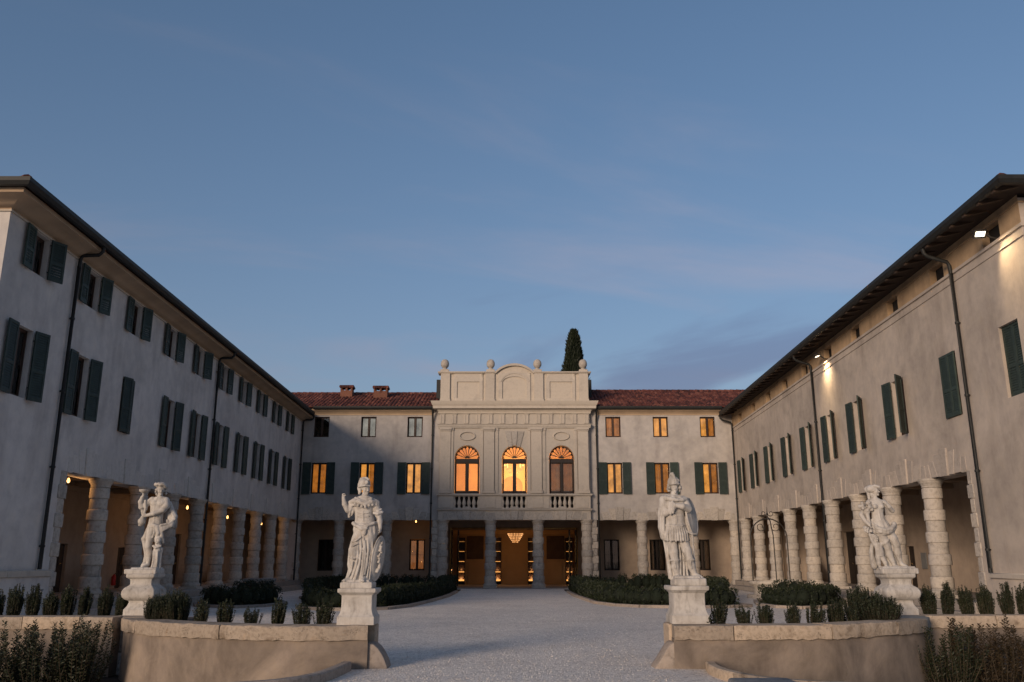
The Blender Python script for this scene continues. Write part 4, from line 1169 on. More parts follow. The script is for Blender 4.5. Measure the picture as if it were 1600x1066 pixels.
for c in (-3.52, -1.0, 1.36, 3.98):
    w_ = .26
    s = MB(); s.box(c - w_, c - w_ + .04, HB - .45, HB - .02, .05, 3.2); s.box(c + w_ - .04, c + w_, HB - .45, HB - .02, .05, 3.2); s.box(c - w_, c + w_, HB - .05, HB - .02, .05, 3.2)
    unit = s.build('shelf_unit', M['wood'], main, .005)
    for i, z in enumerate((.28, .86, 1.57, 2.25, 2.92)):
        p = MB().box(c - w_ + .042, c + w_ - .042, HB - .44, HB - .052, z - .03, z).build('shelf', M['wood'], None); set_parent(p, unit)
        l = MB().box(c - w_ + .06, c + w_ - .06, HB - .10, HB - .06, z + .002, z + [.10, .05, .03, .022, .016][i]).build('shelf_light', M['shelf_glow'], None); set_parent(l, unit)
        if i < 2: lamp('shelf_glow', (c, HB - .2, z + .16), [3.5, 1.2][i], WARM, .05, unit)
# glazed door leaves folded back, with wavy brass pulls
for s, x in ((-1, -3.86), (1, 4.10)):
    for j in range(2):
        xx = x - s * j * .42
        d = MB(); y0_ = RF - .02 - j * .25
        d.box(xx - .03, xx + .03, y0_ - .9, y0_, .08, .2); d.box(xx - .03, xx + .03, y0_ - .9, y0_, 3.45, 3.55)
        d.box(xx - .03, xx + .03, y0_ - .9, y0_ - .84, .2, 3.45); d.box(xx - .03, xx + .03, y0_ - .06, y0_, .2, 3.45)
        leaf = d.build('glazed_door', M['dark_wood'], main, .005)
        g = MB().box(xx - .004, xx + .004, y0_ - .84, y0_ - .06, .2, 3.45).build('pane', M['glass'], None); set_parent(g, leaf)
        for p0, p1 in ((.3, 1.4), (1.55, 3.2)):
            t = MB(); t.tube([(xx - s * .05, y0_ - .88, p0 + (p1 - p0) * i / 24) if False else (xx - s * (.05 + .025 * math.sin(i * .8)), y0_ - .90, p0 + (p1 - p0) * i / 24) for i in range(25)], .014, 6)
            o = t.build('door_pull', M['brass'], None); set_parent(o, leaf)

# chandeliers
def chandelier(name, label, loc, R_, H_, tiers, energy, group=None, arms=0, chain=.5):
    t = thing(name, label, 'chandelier', loc, 0, group)
    fr = MB(); fr.tube([(loc[0], loc[1], loc[2]), (loc[0], loc[1], loc[2] + H_ + chain)], .012, 6)
    for k in range(tiers):
        f = (k + 1) / tiers; r = R_ * (f ** .6); z = loc[2] + H_ * (k + .5) / tiers
        fr.tube([(loc[0] + r * math.cos(2*PI*i/20), loc[1] + r * math.sin(2*PI*i/20), z) for i in range(21)], .008, 5)
    fr.build('chandelier_frame', M['brass'], t)
    c = MB(); R2 = random.Random(4)
    for k in range(tiers):
        f = (k + 1) / tiers; r = R_ * (f ** .6); z = loc[2] + H_ * (k + .5) / tiers; n = max(8, int(r * 60))
        for i in range(n):
            a = 2 * PI * i / n; s = .028; h = H_ / tiers * .62
            x, y = loc[0] + r * math.cos(a), loc[1] + r * math.sin(a)
            c.add([(x - s, y, z), (x, y - s, z), (x + s, y, z), (x, y + s, z), (x, y, z + s), (x, y, z - h)], [(0, 1, 4), (1, 2, 4), (2, 3, 4), (3, 0, 4), (1, 0, 5), (2, 1, 5), (3, 2, 5), (0, 3, 5)])
    c.build('crystal_drops', M['crystal'], t, flat=True)
    for i in range(arms):
        a = 2 * PI * i / arms; x, y = loc[0] + R_ * .95 * math.cos(a), loc[1] + R_ * .95 * math.sin(a)
        cb = MB(); cb.lathe([(.01, 0), (.035, .03), (.045, .07), (.03, .12), (.005, .17)], (x, y, loc[2] + H_ * .8), 8)
        cb.build('candle_bulb', M['bulb'], t)
    lamp('chandelier_light', (loc[0], loc[1], loc[2] - .25), energy, WARM, .25, t)
chandelier('chandelier', 'inverted dome crystal chandelier glowing in the middle of the entrance hall doorway', (.22, 58.6, 2.80), .50, .62, 6, 22, chain=.5)
chandelier('chandelier', 'branched crystal chandelier shining behind the middle arched window of the pavilion', (.12, 56.2, 7.1), .62, .55, 3, 330, arms=8, chain=1.7)

# hanging bulbs of the arcades
def bulb_lamp(label, p, ceil, energy):
    t = thing('pendant_bulb', label, 'lamp', p, 0, 'bare bulbs hanging in the arcades')
    b = MB(); b.lathe([(.010, -.068), (.034, -.05), (.046, -.016), (.04, .02), (.026, .06), (.02, .08)], p, 14); b.build('bulb', M['bulb'], t)
    b = MB(); b.lathe([(.022, .078), (.026, .08), (.026, .14), (.01, .16)], p, 10); b.build('socket', M['iron'], t)
    b = MB(); b.tube([(p[0], p[1], p[2] + .15), (p[0], p[1], ceil)], .006, 5); b.build('cord', M['iron'], t)
    lamp('bulb_light', (p[0], p[1], p[2] - .12), energy, WARM, .06, t)
BE = 13
bulb_lamp('warm bulb hanging in the first bay of the left arcade, nearest the camera', TL(26.75, -1.0 , 3.98), 4.45, BE)
bulb_lamp('warm bulb in the left arcade just left of the second downpipe', TL(37.36, -1.0, 3.80), 4.45, BE * .7)
bulb_lamp('warm bulb in the left arcade just right of the second downpipe', TL(43.07, -1.0, 3.68), 4.45, BE * .7)
bulb_lamp('farthest warm bulb of the left arcade, near the inner corner', TL(49.39, -1.0, 3.64), 4.45, BE * .7)
bulb_lamp('warm bulb hanging in the main front loggia beside the pavilion', (-6.03, 55.2, 4.02), 4.44, BE * .25)

# floodlights under the right eave
def floodlight(label, u, z, aim, energy, tilt):
    x, y, z = TR(u, .38, z)
    t = thing('floodlight', label, 'floodlight', (x, y, z), 0, 'floodlights in the attic openings of the right wing')
    T3 = Matrix.Translation((x, y, z)) @ Vector(aim).normalized().to_track_quat('-Z', 'Y').to_matrix().to_4x4()
    f = lambda a, b_, c: tuple(T3 @ Vector((a, b_, c)))
    MB(f).box(-.155, .155, -.115, .115, -.02, .035).box(-.12, .12, -.08, .08, .034, .075).box(-.165, .165, -.125, -.114, -.05, .03).build('housing', M['iron'], t, .012)
    MB(f).box(-.115, .115, -.075, .075, -.028, -.021).build('lens', M['flood'], t)
    MB().tube([f(-.17, 0, .02), f(-.17, 0, .14), f(.17, 0, .14), f(.17, 0, .02)], .016, 6).build('yoke', M['iron'], t)
    MB().tube([f(0, 0, .14), TR(u, .12, z - .10), TR(u, -.15, z - .17)], .026, 8).build('bracket', M['iron'], t)
    MB().tube([f(.05, .05, .07), TR(u, .2, z + .02), TR(u, .06, z - .12), TR(u, -.15, z - .1)], .009, 5).build('cable', M['iron'], t)
    l = bpy.data.lights.new('flood_beam', 'SPOT'); l.energy = energy; l.color = (1.0, .72, .42); l.spot_size = math.radians(112); l.spot_blend = 1.0; l.shadow_soft_size = .08
    o = bpy.data.objects.new('flood_beam', l); col.objects.link(o)
    o.matrix_world = T3 @ Matrix.Translation((0, 0, -.04)); 
    bpy.context.view_layer.update()
    set_parent(o, t)
floodlight('bright floodlight glaring towards the court from the first attic opening of the right wing', 21.31, 9.95, (-.10, -.55, -.75), 260, 0)
floodlight('floodlight washing the right wing wall below it, beside the middle downpipe', 35.25, 9.95, (.28, -.02, -1), 230, 0)

# ================================================================== STATUES: carved from distance fields
class Sculpt:
    """primitives in a figure's own drawing units (x right, d away from the viewer, p downwards from the head);
    joined smoothly on a voxel grid, then skinned as one continuous surface"""
    def __init__(s): s.ops = []
    def c(s, a, b, ra, rb, k=8, sub=False): s.ops.append(('c', np.array(a, float), np.array(b, float), ra, rb, k, sub)); return s
    def ch(s, pts, k=8):
        for a, b in zip(pts[:-1], pts[1:]): s.c(a[:3], b[:3], a[3], b[3], k)
        return s
    def e(s, c, r, k=8, R=None, sub=False): s.ops.append(('e', np.array(c, float), np.array(r, float), R, k, sub)); return s
    def box(s, c, h, rd=4, k=3, R=None): s.ops.append(('b', np.array(c, float), np.array(h, float), rd, R, k)); return s
    def loft(s, secs, k=10, ripple=None): s.ops.append(('l', np.array(secs, float), ripple, k)); return s
    # coordinates are (x, d, z) with z = -p, set by the caller through P()
    def field(s, vox):
        lo = np.full(3, 1e9); hi = np.full(3, -1e9); bb = []
        for o in s.ops:
            if o[0] == 'c': r = max(o[3], o[4]); a = np.minimum(o[1], o[2]) - r; b = np.maximum(o[1], o[2]) + r; k = o[5]; sub = o[6]
            elif o[0] == 'e': r = o[2].max() if o[3] is not None else o[2]; a = o[1] - r; b = o[1] + r; k = o[4]; sub = o[5]
            elif o[0] == 'b': r = np.linalg.norm(o[2]) if o[4] is not None else o[2]; a = o[1] - r; b = o[1] + r; k = o[5]; sub = False
            else:
                S = o[1]; m = 1.0 + (o[2][0] * 1.8 if o[2] else 0)
                a = np.array([(S[:, 1] - S[:, 3] * m).min(), (S[:, 2] - S[:, 4] * m).min(), S[:, 0].min()]); b = np.array([(S[:, 1] + S[:, 3] * m).max(), (S[:, 2] + S[:, 4] * m).max(), S[:, 0].max()]); k = o[3]; sub = False
            pad = k + 2.5 * vox
            bb.append((a - pad, b + pad, k * .62, sub))
            if not sub: lo = np.minimum(lo, a); hi = np.maximum(hi, b)
        lo -= 3 * vox; hi += 3 * vox
        n = np.ceil((hi - lo) / vox).astype(int) + 1
        F = np.full(n, 60.0 * vox, np.float32)
        ax = [lo[i] + vox * np.arange(n[i]) for i in range(3)]
        for o, (a, b, k, sub) in zip(s.ops, bb):
            i0 = np.clip(np.floor((a - lo) / vox).astype(int), 0, n - 1); i1 = np.clip(np.ceil((b - lo) / vox).astype(int) + 1, 1, n)
            if (i1 <= i0).any(): continue
            sl = tuple(slice(i0[i], i1[i]) for i in range(3))
            X = ax[0][sl[0]][:, None, None]; Y = ax[1][sl[1]][None, :, None]; Z = ax[2][sl[2]][None, None, :]
            if o[0] == 'c':
                A, B = o[1], o[2]; ba = B - A; L = max(ba @ ba, 1e-9)
                t = np.clip(((X - A[0]) * ba[0] + (Y - A[1]) * ba[1] + (Z - A[2]) * ba[2]) / L, 0, 1)
                D = np.sqrt((X - A[0] - t * ba[0])**2 + (Y - A[1] - t * ba[1])**2 + (Z - A[2] - t * ba[2])**2) - (o[3] + (o[4] - o[3]) * t)
            elif o[0] in 'eb':
                R = o[3] if o[0] == 'e' else o[4]
                x, y, z = X - o[1][0], Y - o[1][1], Z - o[1][2]
                if R is not None:
                    x, y, z = (R[0, 0]*x + R[1, 0]*y + R[2, 0]*z, R[0, 1]*x + R[1, 1]*y + R[2, 1]*z, R[0, 2]*x + R[1, 2]*y + R[2, 2]*z)
                r = o[2]
                if o[0] == 'e':
                    k0 = np.sqrt((x/r[0])**2 + (y/r[1])**2 + (z/r[2])**2); k1 = np.sqrt((x/r[0]**2)**2 + (y/r[1]**2)**2 + (z/r[2]**2)**2) + 1e-9
                    D = k0 * (k0 - 1) / k1
                else:
                    qx, qy, qz = np.abs(x) - r[0] + o[3], np.abs(y) - r[1] + o[3], np.abs(z) - r[2] + o[3]
                    D = np.sqrt(np.maximum(qx, 0)**2 + np.maximum(qy, 0)**2 + np.maximum(qz, 0)**2) + np.minimum(np.maximum(qx, np.maximum(qy, qz)), 0) - o[3]
            else:
                S = o[1][np.argsort(o[1][:, 0])]
                zz = ax[2][sl[2]]
                cx_, cy_, rx, ry = (np.interp(zz, S[:, 0], S[:, j])[None, None, :] for j in (1, 2, 3, 4))
                x = (X - cx_) / rx; y = (Y - cy_) / ry
                rho = np.sqrt(x*x + y*y)
                if o[2]:
                    amp, n1, ph, tw = o[2][:4]
                    th = np.arctan2(x, -y)
                    zr = (Z - S[0, 0]) / max(S[-1, 0] - S[0, 0], 1e-6)
                    g = amp * (1 - zr * (o[2][4] if len(o[2]) > 4 else .7))
                    w = np.cos(n1 * th + ph + tw * zr) + .6 * np.cos((n1 * 1.62) * th + 2.1 * ph - 1.7 * tw * zr) + .4 * np.cos(.45 * n1 * th + 3 * ph + .6 * tw * zr)
                    w = np.sign(w) * np.abs(w) ** .8
                    rho = rho / (1 + g * w)
                D = (rho - 1) * np.minimum(rx, ry)
                D = np.maximum(D, np.maximum(S[0, 0] - Z, Z - S[-1, 0]))
            f = F[sl]; D = D.astype(np.float32)
            if sub:
                h = np.clip(.5 - .5 * (f + D) / k, 0, 1); F[sl] = f * (1 - h) - D * h + k * h * (1 - h)
            else:
                h = np.clip(.5 + .5 * (f - D) / k, 0, 1); F[sl] = f * (1 - h) + D * h - k * h * (1 - h)
        return F, lo

def surface_nets(F, lo, vox):
    ins = F < 0
    a = ins[:-1, :-1, :-1].astype(np.int8); cnt = a.copy()
    off = [(i, j, k) for i in (0, 1) for j in (0, 1) for k in (0, 1)]
    nx, ny, nz = (d - 1 for d in F.shape)
    cnt = sum(ins[i:i + nx, j:j + ny, k:k + nz].astype(np.int8) for i, j, k in off)
    cell = np.argwhere((cnt > 0) & (cnt < 8))
    acc = np.zeros((len(cell), 3)); num = np.zeros(len(cell))
    ci, cj, ck = cell.T
    for p in off:
        for axis in range(3):
            if p[axis]: continue
            q = list(p); q[axis] = 1
            f0 = F[ci + p[0], cj + p[1], ck + p[2]]; f1 = F[ci + q[0], cj + q[1], ck + q[2]]
            m = (f0 < 0) != (f1 < 0)
            t = np.where(m, f0 / np.where(m, f0 - f1, 1), 0)
            pos = np.tile(np.array(p, float), (len(cell), 1)); pos[:, axis] = t
            acc[m] += pos[m]; num[m] += 1
    V = (cell + acc / num[:, None]) * vox + lo
    idx = np.full(cnt.shape, -1, np.int64); idx[ci, cj, ck] = np.arange(len(cell))
    Q = []
    for axis in range(3):
        o1, o2 = [(1, 2), (2, 0), (0, 1)][axis]
        s0 = [slice(1, -1)] * 3; s0[axis] = slice(0, -1); s1 = list(s0); s1[axis] = slice(1, None)
        A = ins[tuple(s0)]; B = ins[tuple(s1)]
        e = np.argwhere(A != B)
        inside_first = A[tuple(e.T)]
        base = e.copy()
        for ax_ in range(3):
            if ax_ != axis: base[:, ax_] += 1
        def cl(d1, d2):
            b = base.copy(); b[:, o1] -= d1; b[:, o2] -= d2; return idx[b[:, 0], b[:, 1], b[:, 2]]
        q = np.stack([cl(1, 1), cl(0, 1), cl(0, 0), cl(1, 0)], 1)
        q[~inside_first] = q[~inside_first][:, ::-1]
        Q.append(q)
    Q = np.concatenate(Q)
    return V, Q[(Q >= 0).all(1)]

def rotm(yaw=0, pitch=0, roll=0):
    cy, sy, cp, sp, cr_, sr = math.cos(yaw), math.sin(yaw), math.cos(pitch), math.sin(pitch), math.cos(roll), math.sin(roll)
    Rz = np.array([[cy, -sy, 0], [sy, cy, 0], [0, 0, 1]]); Rx = np.array([[1, 0, 0], [0, cp, -sp], [0, sp, cp]]); Ry = np.array([[cr_, 0, sr], [0, 1, 0], [-sr, 0, cr_]])
    return Rz @ Ry @ Rx

class Figure(Sculpt):
    """drawing coordinates (x, p, d): p counts downwards"""
    def P(s, x, p, d): return (x, d, -p)
    def limb(s, a, b, ra, rb, k=10): return s.c(s.P(*a), s.P(*b), ra, rb, k)
    def chain(s, pts, k=8): return s.ch([(*s.P(*q[:3]), q[3]) for q in pts], k)
    def ball(s, c, r, k=8, R=None): return s.e(s.P(*c), (r[0], r[2], r[1]) if isinstance(r, (tuple, list)) else (r, r, r), k, R)
    def cut(s, c, r, k=4, R=None): return s.e(s.P(*c), (r[0], r[2], r[1]) if isinstance(r, (tuple, list)) else (r, r, r), k, R, True)
    def body(s, secs, k=10, ripple=None): return s.loft([(-p, x, d, rx, ry) for p, x, d, rx, ry in secs], k, ripple)
    def block(s, x0, x1, p0, p1, d0, d1, rd=4, k=3): return s.box(s.P((x0 + x1)/2, (p0 + p1)/2, (d0 + d1)/2), ((x1 - x0)/2, (d1 - d0)/2, (p1 - p0)/2), rd, k)
    def head(s, x, p, d, u, yaw=0.0, tilt=0.0, roll=0.0, beard=False):
        """u = half of the head's height; yaw turns the face towards +x"""
        R = rotm(yaw, tilt, roll)
        O = np.array(s.P(x, p, d), float)
        pt = lambda a, b, c: tuple(O + R @ (np.array((a, b, c), float) * u))
        E_ = lambda c, r, k=.12, sub=False: s.e(pt(*c), np.array(r) * u, k * u, R, sub)
        C_ = lambda a, b, ra, rb, k=.08, sub=False: s.c(pt(*a), pt(*b), ra * u, rb * u, k * u, sub)
        E_((0, .12, .28), (.66, .78, .72)); E_((0, -.14, -.16), (.55, .56, .70)); E_((0, -.24, -.62), (.38, .42, .34))
        for t in (-1, 1): E_((t * .30, -.48, -.22), (.22, .22, .26), .15)
        C_((-.34, -.60, .17), (.34, -.60, .17), .11, .11, .1)
        C_((0, -.70, .12), (0, -.90, -.20), .085, .13, .06); E_((0, -.80, -.25), (.17, .13, .09), .05)
        for t in (-1, 1):
            E_((t * .25, -.80, .02), (.17, .15, .10), .06, True)
            E_((t * .25, -.60, .01), (.13, .13, .10), .03)
            E_((t * .66, .08, .0), (.09, .20, .25), .06)
        C_((-.17, -.70, -.44), (.17, -.70, -.44), .06, .06, .05); C_((-.13, -.69, -.55), (.13, -.69, -.55), .065, .065, .05)
        C_((-.2, -.80, -.495), (.2, -.80, -.495), .028, .028, .03, True)
        E_((0, -.62, -.80), (.22, .2, .18), .1)
        if beard: E_((0, -.52, -.95), (.32, .28, .3), .15)
        return s
    def hand(s, wrist, dirn, side, size, curl=.6, palm_n=None):
        """palm, four curled fingers and a thumb; side = direction from little finger to thumb"""
        W = np.array(s.P(*wrist), float); f = np.array((dirn[0], dirn[2], -dirn[1]), float); f /= np.linalg.norm(f)
        sd_ = np.array((side[0], side[2], -side[1]), float); sd_ -= f * (sd_ @ f); sd_ /= np.linalg.norm(sd_)
        nn = np.cross(f, sd_)
        if palm_n is not None and nn @ np.array((palm_n[0], palm_n[2], -palm_n[1])) < 0: nn = -nn
        L = size
        for t in (-.5, -.17, .17, .5):
            s.c(tuple(W + sd_ * t * L * .35), tuple(W + f * L * .5 + sd_ * t * L * .42), L * .12, L * .12, L * .1)
        for t, l in ((-.5, .36), (-.17, .44), (.17, .47), (.5, .42)):
            a = W + f * L * .5 + sd_ * t * L * .42
            b_ = a + (f * math.cos(curl * .7) + nn * math.sin(curl * .7)) * L * l * .55
            c = b_ + (f * math.cos(curl * 1.8) + nn * math.sin(curl * 1.8)) * L * l * .55
            s.c(tuple(a), tuple(b_), L * .085, L * .078, L * .03); s.c(tuple(b_), tuple(c), L * .078, L * .06, L * .03)
        a = W + f * L * .12 + sd_ * L * .2
        b_ = a + (f * .6 + sd_ * .6 + nn * .35) * L * .33; c = b_ + (f * .8 + nn * .5) * L * .24
        s.c(tuple(a), tuple(b_), L * .10, L * .088, L * .05); s.c(tuple(b_), tuple(c), L * .088, L * .065, L * .04)
        return s
    def make(s, name, x0, p0, S, loc, vox_m=.0085):
        """x0,p0: drawing point that stands at loc; S drawing units per metre"""
        vox = vox_m * S
        F, lo = s.field(vox)
        V, Q = surface_nets(F, lo, vox)
        V = (V - np.array((x0, 0, -p0))) / S
        for _ in range(1):                                              # light relaxation of the voxel steps
            acc = np.zeros_like(V); n = np.zeros(len(V))
            for i in range(4):
                a, b = Q[:, i], Q[:, (i + 1) % 4]
                np.add.at(acc, a, V[b]); np.add.at(n, a, 1)
            V = V * .6 + .4 * acc / np.maximum(n, 1)[:, None]
        return obj(name, fast_mesh(name, V, Q), M['marble'], None, loc)

# ---- helmeted woman with a shield, arm raised
f = Figure()
f.block(160, 448, 1004, 1062, -135, 105, 14)
f.block(185, 420, 985, 1010, -120, 90, 12, 10)
f.body([(500, 345, 0, 98, 70), (560, 352, 0, 106, 78), (650, 340, 0, 104, 84), (750, 326, 0, 104, 90), (850, 320, 0, 106, 94), (930, 312, 0, 112, 98), (1000, 304, 0, 120, 102)], 12, (.055, 9, .6, 2.2, .6))
f.limb((300, 590, -30), (262, 750, -78), 56, 44, 40); f.ball((262, 752, -84), (38, 46, 32), 22); f.limb((262, 765, -76), (246, 950, -48), 38, 26, 30)
f.limb((385, 600, -25), (372, 960, -30), 60, 34, 40)
f.limb((243, 972, -70), (196, 990, -118), 22, 13, 14); f.limb((366, 975, -95), (360, 990, -138), 24, 16, 10)
for t in (-12, -4, 4, 11): f.limb((196 + t * .9, 992 - abs(t) * .3, -122), (190 + t * 1.1, 996, -134), 5.5, 4.5, 3); f.limb((361 + t * 1.4, 992, -138), (359 + t * 1.5, 997, -152), 6, 5, 3)
for pts in ([(318, 600, -84, 7), (331, 720, -98, 11), (322, 850, -106, 12), (288, 988, -112, 11)], [(343, 600, -86, 6), (356, 720, -98, 10), (350, 860, -104, 12), (333, 992, -108, 10)],
            [(384, 590, -82, 7), (394, 720, -90, 10), (386, 860, -96, 11), (372, 940, -104, 8)], [(418, 600, -62, 7), (428, 740, -64, 10), (420, 880, -70, 11), (408, 990, -74, 11)],
            [(300, 650, -96, 6), (306, 780, -106, 9), (288, 880, -100, 10), (250, 990, -92, 10)], [(246, 610, -44, 13), (226, 720, -52, 17), (221, 850, -54, 18), (231, 935, -54, 12)],
            [(250, 600, -60, 10), (236, 690, -80, 12), (232, 790, -84, 11), (240, 900, -70, 9)], [(243, 655, -96, 6), (285, 645, -110, 7), (325, 612, -96, 7)], [(226, 785, -96, 5), (262, 806, -124, 6), (302, 792, -106, 6)],
            [(232, 700, -88, 5), (262, 690, -122, 6), (300, 672, -112, 5)], [(262, 830, -112, 7), (252, 900, -92, 8), (214, 985, -100, 9)], [(402, 620, -74, 6), (410, 760, -76, 8), (400, 900, -86, 8), (392, 990, -92, 8)],
            [(362, 640, -94, 5), (372, 760, -100, 8), (366, 900, -108, 8), (350, 990, -118, 8)]):
    f.chain(pts, 7)
f.body([(492, 345, 0, 106, 78), (540, 350, 0, 116, 88), (592, 356, 0, 108, 86)], 6, (.05, 12, 1.1, 1.0, .5))
f.chain([(236, 488, -24, 17), (268, 512, -72, 15), (320, 524, -94, 14), (375, 512, -92, 14), (430, 488, -64, 14), (456, 480, -22, 14)], 5)
f.ball((352, 560, -98), (22, 40, 14), 6); f.chain([(300, 530, -92, 12), (330, 545, -104, 13), (372, 535, -100, 12)], 4)
f.body([(238, 325, -4, 44, 38), (268, 322, -2, 108, 50), (300, 325, -2, 114, 60), (350, 325, 0, 92, 64), (400, 325, 0, 84, 60), (440, 332, 0, 86, 62), (505, 342, 0, 98, 70)], 12)
f.ball((292, 332, -50), (31, 31, 26), 16); f.ball((358, 334, -50), (31, 31, 26), 16)
for p in (392, 425, 458): f.chain([(278, p, -52, 5), (330, p + 8, -66, 5), (384, p, -54, 5)], 5)
f.limb((326, 385, -60), (334, 470, -66), 6, 6, 5)
for side, pts in (('l', [(192, 302, -6, 20), (238, 288, -50, 23), (296, 302, -76, 20), (346, 320, -78, 19), (398, 298, -60, 21), (450, 302, -8, 20)]), ('u', [(250, 264, -40, 15), (296, 286, -66, 14), (345, 298, -70, 13), (392, 268, -48, 15)]), ('b', [(228, 318, -30, 15), (262, 330, -66, 10)]), ('c', [(392, 322, -62, 12), (430, 322, -34, 14)])):
    f.chain(pts, 6)
for x, p, d in ((200, 320, -22), (222, 328, -44), (250, 322, -70), (282, 330, -86), (316, 340, -90), (350, 344, -90), (382, 330, -80), (412, 322, -62), (440, 318, -36)): f.ball((x, p, d), (13, 14, 8), 4)
f.limb((230, 300, 0), (182, 370, -18), 36, 28); f.ball((206, 350, -4), (40, 52, 36), 10); f.chain([(198, 372, 4, 28), (196, 405, 8, 20), (188, 428, 8, 12)], 8); f.chain([(220, 330, -30, 9), (206, 370, -36, 9), (196, 412, -16, 8)], 5); f.chain([(238, 345, -24, 8), (228, 390, -24, 9), (215, 415, -6, 8)], 5)
f.limb((176, 368, -26), (150, 316, -40, )[:3], 25, 23); f.limb((150, 316, -40), (139, 258, -48), 23, 16)
f.hand((139, 252, -50), (.05, -1, -.1), (1, 0, .2), 46, 1.1, (.2, 0, -1))
f.limb((430, 308, 0), (458, 410, -10), 38, 31); f.chain([(424, 396, -32, 14), (460, 404, -44, 14), (492, 390, -22, 14), (494, 384, 6, 13)], 5); f.chain([(430, 370, -34, 9), (462, 380, -40, 9), (486, 362, -20, 9)], 5)
f.limb((466, 412, -10), (478, 470, -24), 27, 25); f.limb((478, 470, -24), (487, 532, -38), 25, 16)
f.hand((487, 536, -40), (.05, 1, -.1), (-.4, 0, -1), 52, .7, (-1, 0, 0))
f.e(f.P(470, 800, -4), (15, 108, 206), 4, rotm(math.radians(-24), 0, math.radians(8)))
f.e(f.P(476, 800, -10), (19, 88, 178), 3, rotm(math.radians(-24), 0, math.radians(8)))
R2 = random.Random(2)
for k in range(16):
    t = k / 15; f.ball((500 - 22 * t * t + R2.uniform(-9, 9), 665 + 250 * t, -62 + R2.uniform(-10, 10) + 30 * abs(t - .5)), (13 + R2.uniform(-3, 5), 12, 10), 4)
f.limb((326, 255, -4), (331, 215, -12), 30, 26, 14)
f.head(338, 180, -16, 54, math.radians(34), math.radians(4))
f.ball((320, 128, -4), (54, 54, 60), 6); f.chain([(270, 158, -8, 9), (290, 154, -50, 9), (338, 148, -76, 9), (378, 152, -52, 8)], 4); f.chain([(270, 158, -8, 9), (272, 168, 36, 10)], 4)
f.chain([(366, 92, -36, 8), (340, 76, -22, 10), (304, 78, 0, 13), (278, 96, 22, 15), (264, 130, 40, 14), (260, 168, 46, 14), (268, 198, 44, 11)], 5); f.ball((286, 84, 6), (17, 15, 14), 4)
f.chain([(276, 170, 8, 16), (280, 195, 2, 17), (274, 215, 8, 12)], 6); f.ball((284, 206, -14), (11, 12, 10), 4); f.ball((350, 118, -58), (16, 20, 10), 5)
st = f.make('statue', 308, 1060, 574, (-2.405, 14.06, 1.152))
tag(st, 'white stone statue of a helmeted woman with one arm raised, shield at her side', 'statue', 'weathered statues of the forecourt')

# ---- soldier in a crested helmet, arms folded
f = Figure()
f.block(205, 488, 985, 1052, -120, 100, 14); f.block(215, 440, 965, 992, -100, 90, 12, 10)
f.limb((215, 640, -6), (226, 760, -18), 48, 40, 20); f.limb((226, 760, -18), (234, 830, -24), 40, 34, 20); f.limb((234, 830, -22), (240, 885, -8), 33, 36, 14); f.limb((240, 885, -8), (254, 962, -2), 36, 22, 14); f.limb((254, 968, -10), (272, 984, -72), 22, 15, 12)
f.limb((318, 640, -14), (342, 745, -30), 48, 42, 20); f.limb((342, 745, -30), (364, 825, -38), 42, 35, 20); f.limb((364, 825, -36), (378, 880, -20), 33, 37, 14); f.limb((378, 880, -20), (404, 952, -16), 37, 23, 14); f.limb((406, 956, -22), (452, 978, -66), 23, 15, 12)
for t in (-10, -3, 4, 11): f.limb((272 + t, 984, -76), (275 + t * 1.2, 988, -90), 6, 5, 3); f.limb((452 + t * .7, 978, -68 + t * .5), (464 + t * .6, 983, -76 + t * .8), 6, 5, 3)
for x, p, d, r in ((232, 834, -20, 36), (368, 832, -34, 36)):
    for k in range(14):
        a = 2 * PI * k / 14; a2 = 2 * PI * (k + 1) / 14
        f.limb((x + r * math.cos(a), p + 4 * math.sin(a), d + r * math.sin(a)), (x + r * math.cos(a2), p + 4 * math.sin(a2), d + r * math.sin(a2)), 9, 9, 4)
    f.chain([(x - 4, p + 10, d - r, 8), (x + 4, p + 70, d - r + 12, 6)], 5)
f.body([(520, 256, 0, 94, 70), (600, 258, 0, 106, 84), (664, 260, 0, 116, 94)], 6, (.06, 13, .3, .4, .75))
for k in range(9):
    x = 172 + k * 22; w = 1 - ((x - 260) / 110.0) ** 2; d = -92 * math.sqrt(max(w, .08))
    f.chain([(258 + (x - 258) * .82, 545, d * .84, 8), (x, 610, d, 10), (x + 2, 660 + (k % 2) * 7, d - 3, 10)], 4)
f.body([(262, 252, -2, 58, 42), (292, 252, -2, 112, 54), (330, 253, -2, 108, 66), (380, 256, 0, 94, 68), (430, 258, 0, 86, 64), (500, 258, 0, 90, 66), (535, 256, 0, 97, 72)], 12)
f.ball((210, 348, -44), (44, 36, 24), 14); f.ball((300, 346, -44), (44, 36, 24), 14)
for p in (412, 446, 480): f.chain([(200, p, -46, 5), (256, p + 5, -68, 5), (312, p, -48, 5)], 6)
f.limb((257, 390, -66), (258, 510, -70), 5, 5, 6); f.chain([(168, 528, -20, 10), (210, 534, -66, 10), (258, 538, -80, 10), (306, 534, -66, 10), (348, 528, -20, 10)], 5)
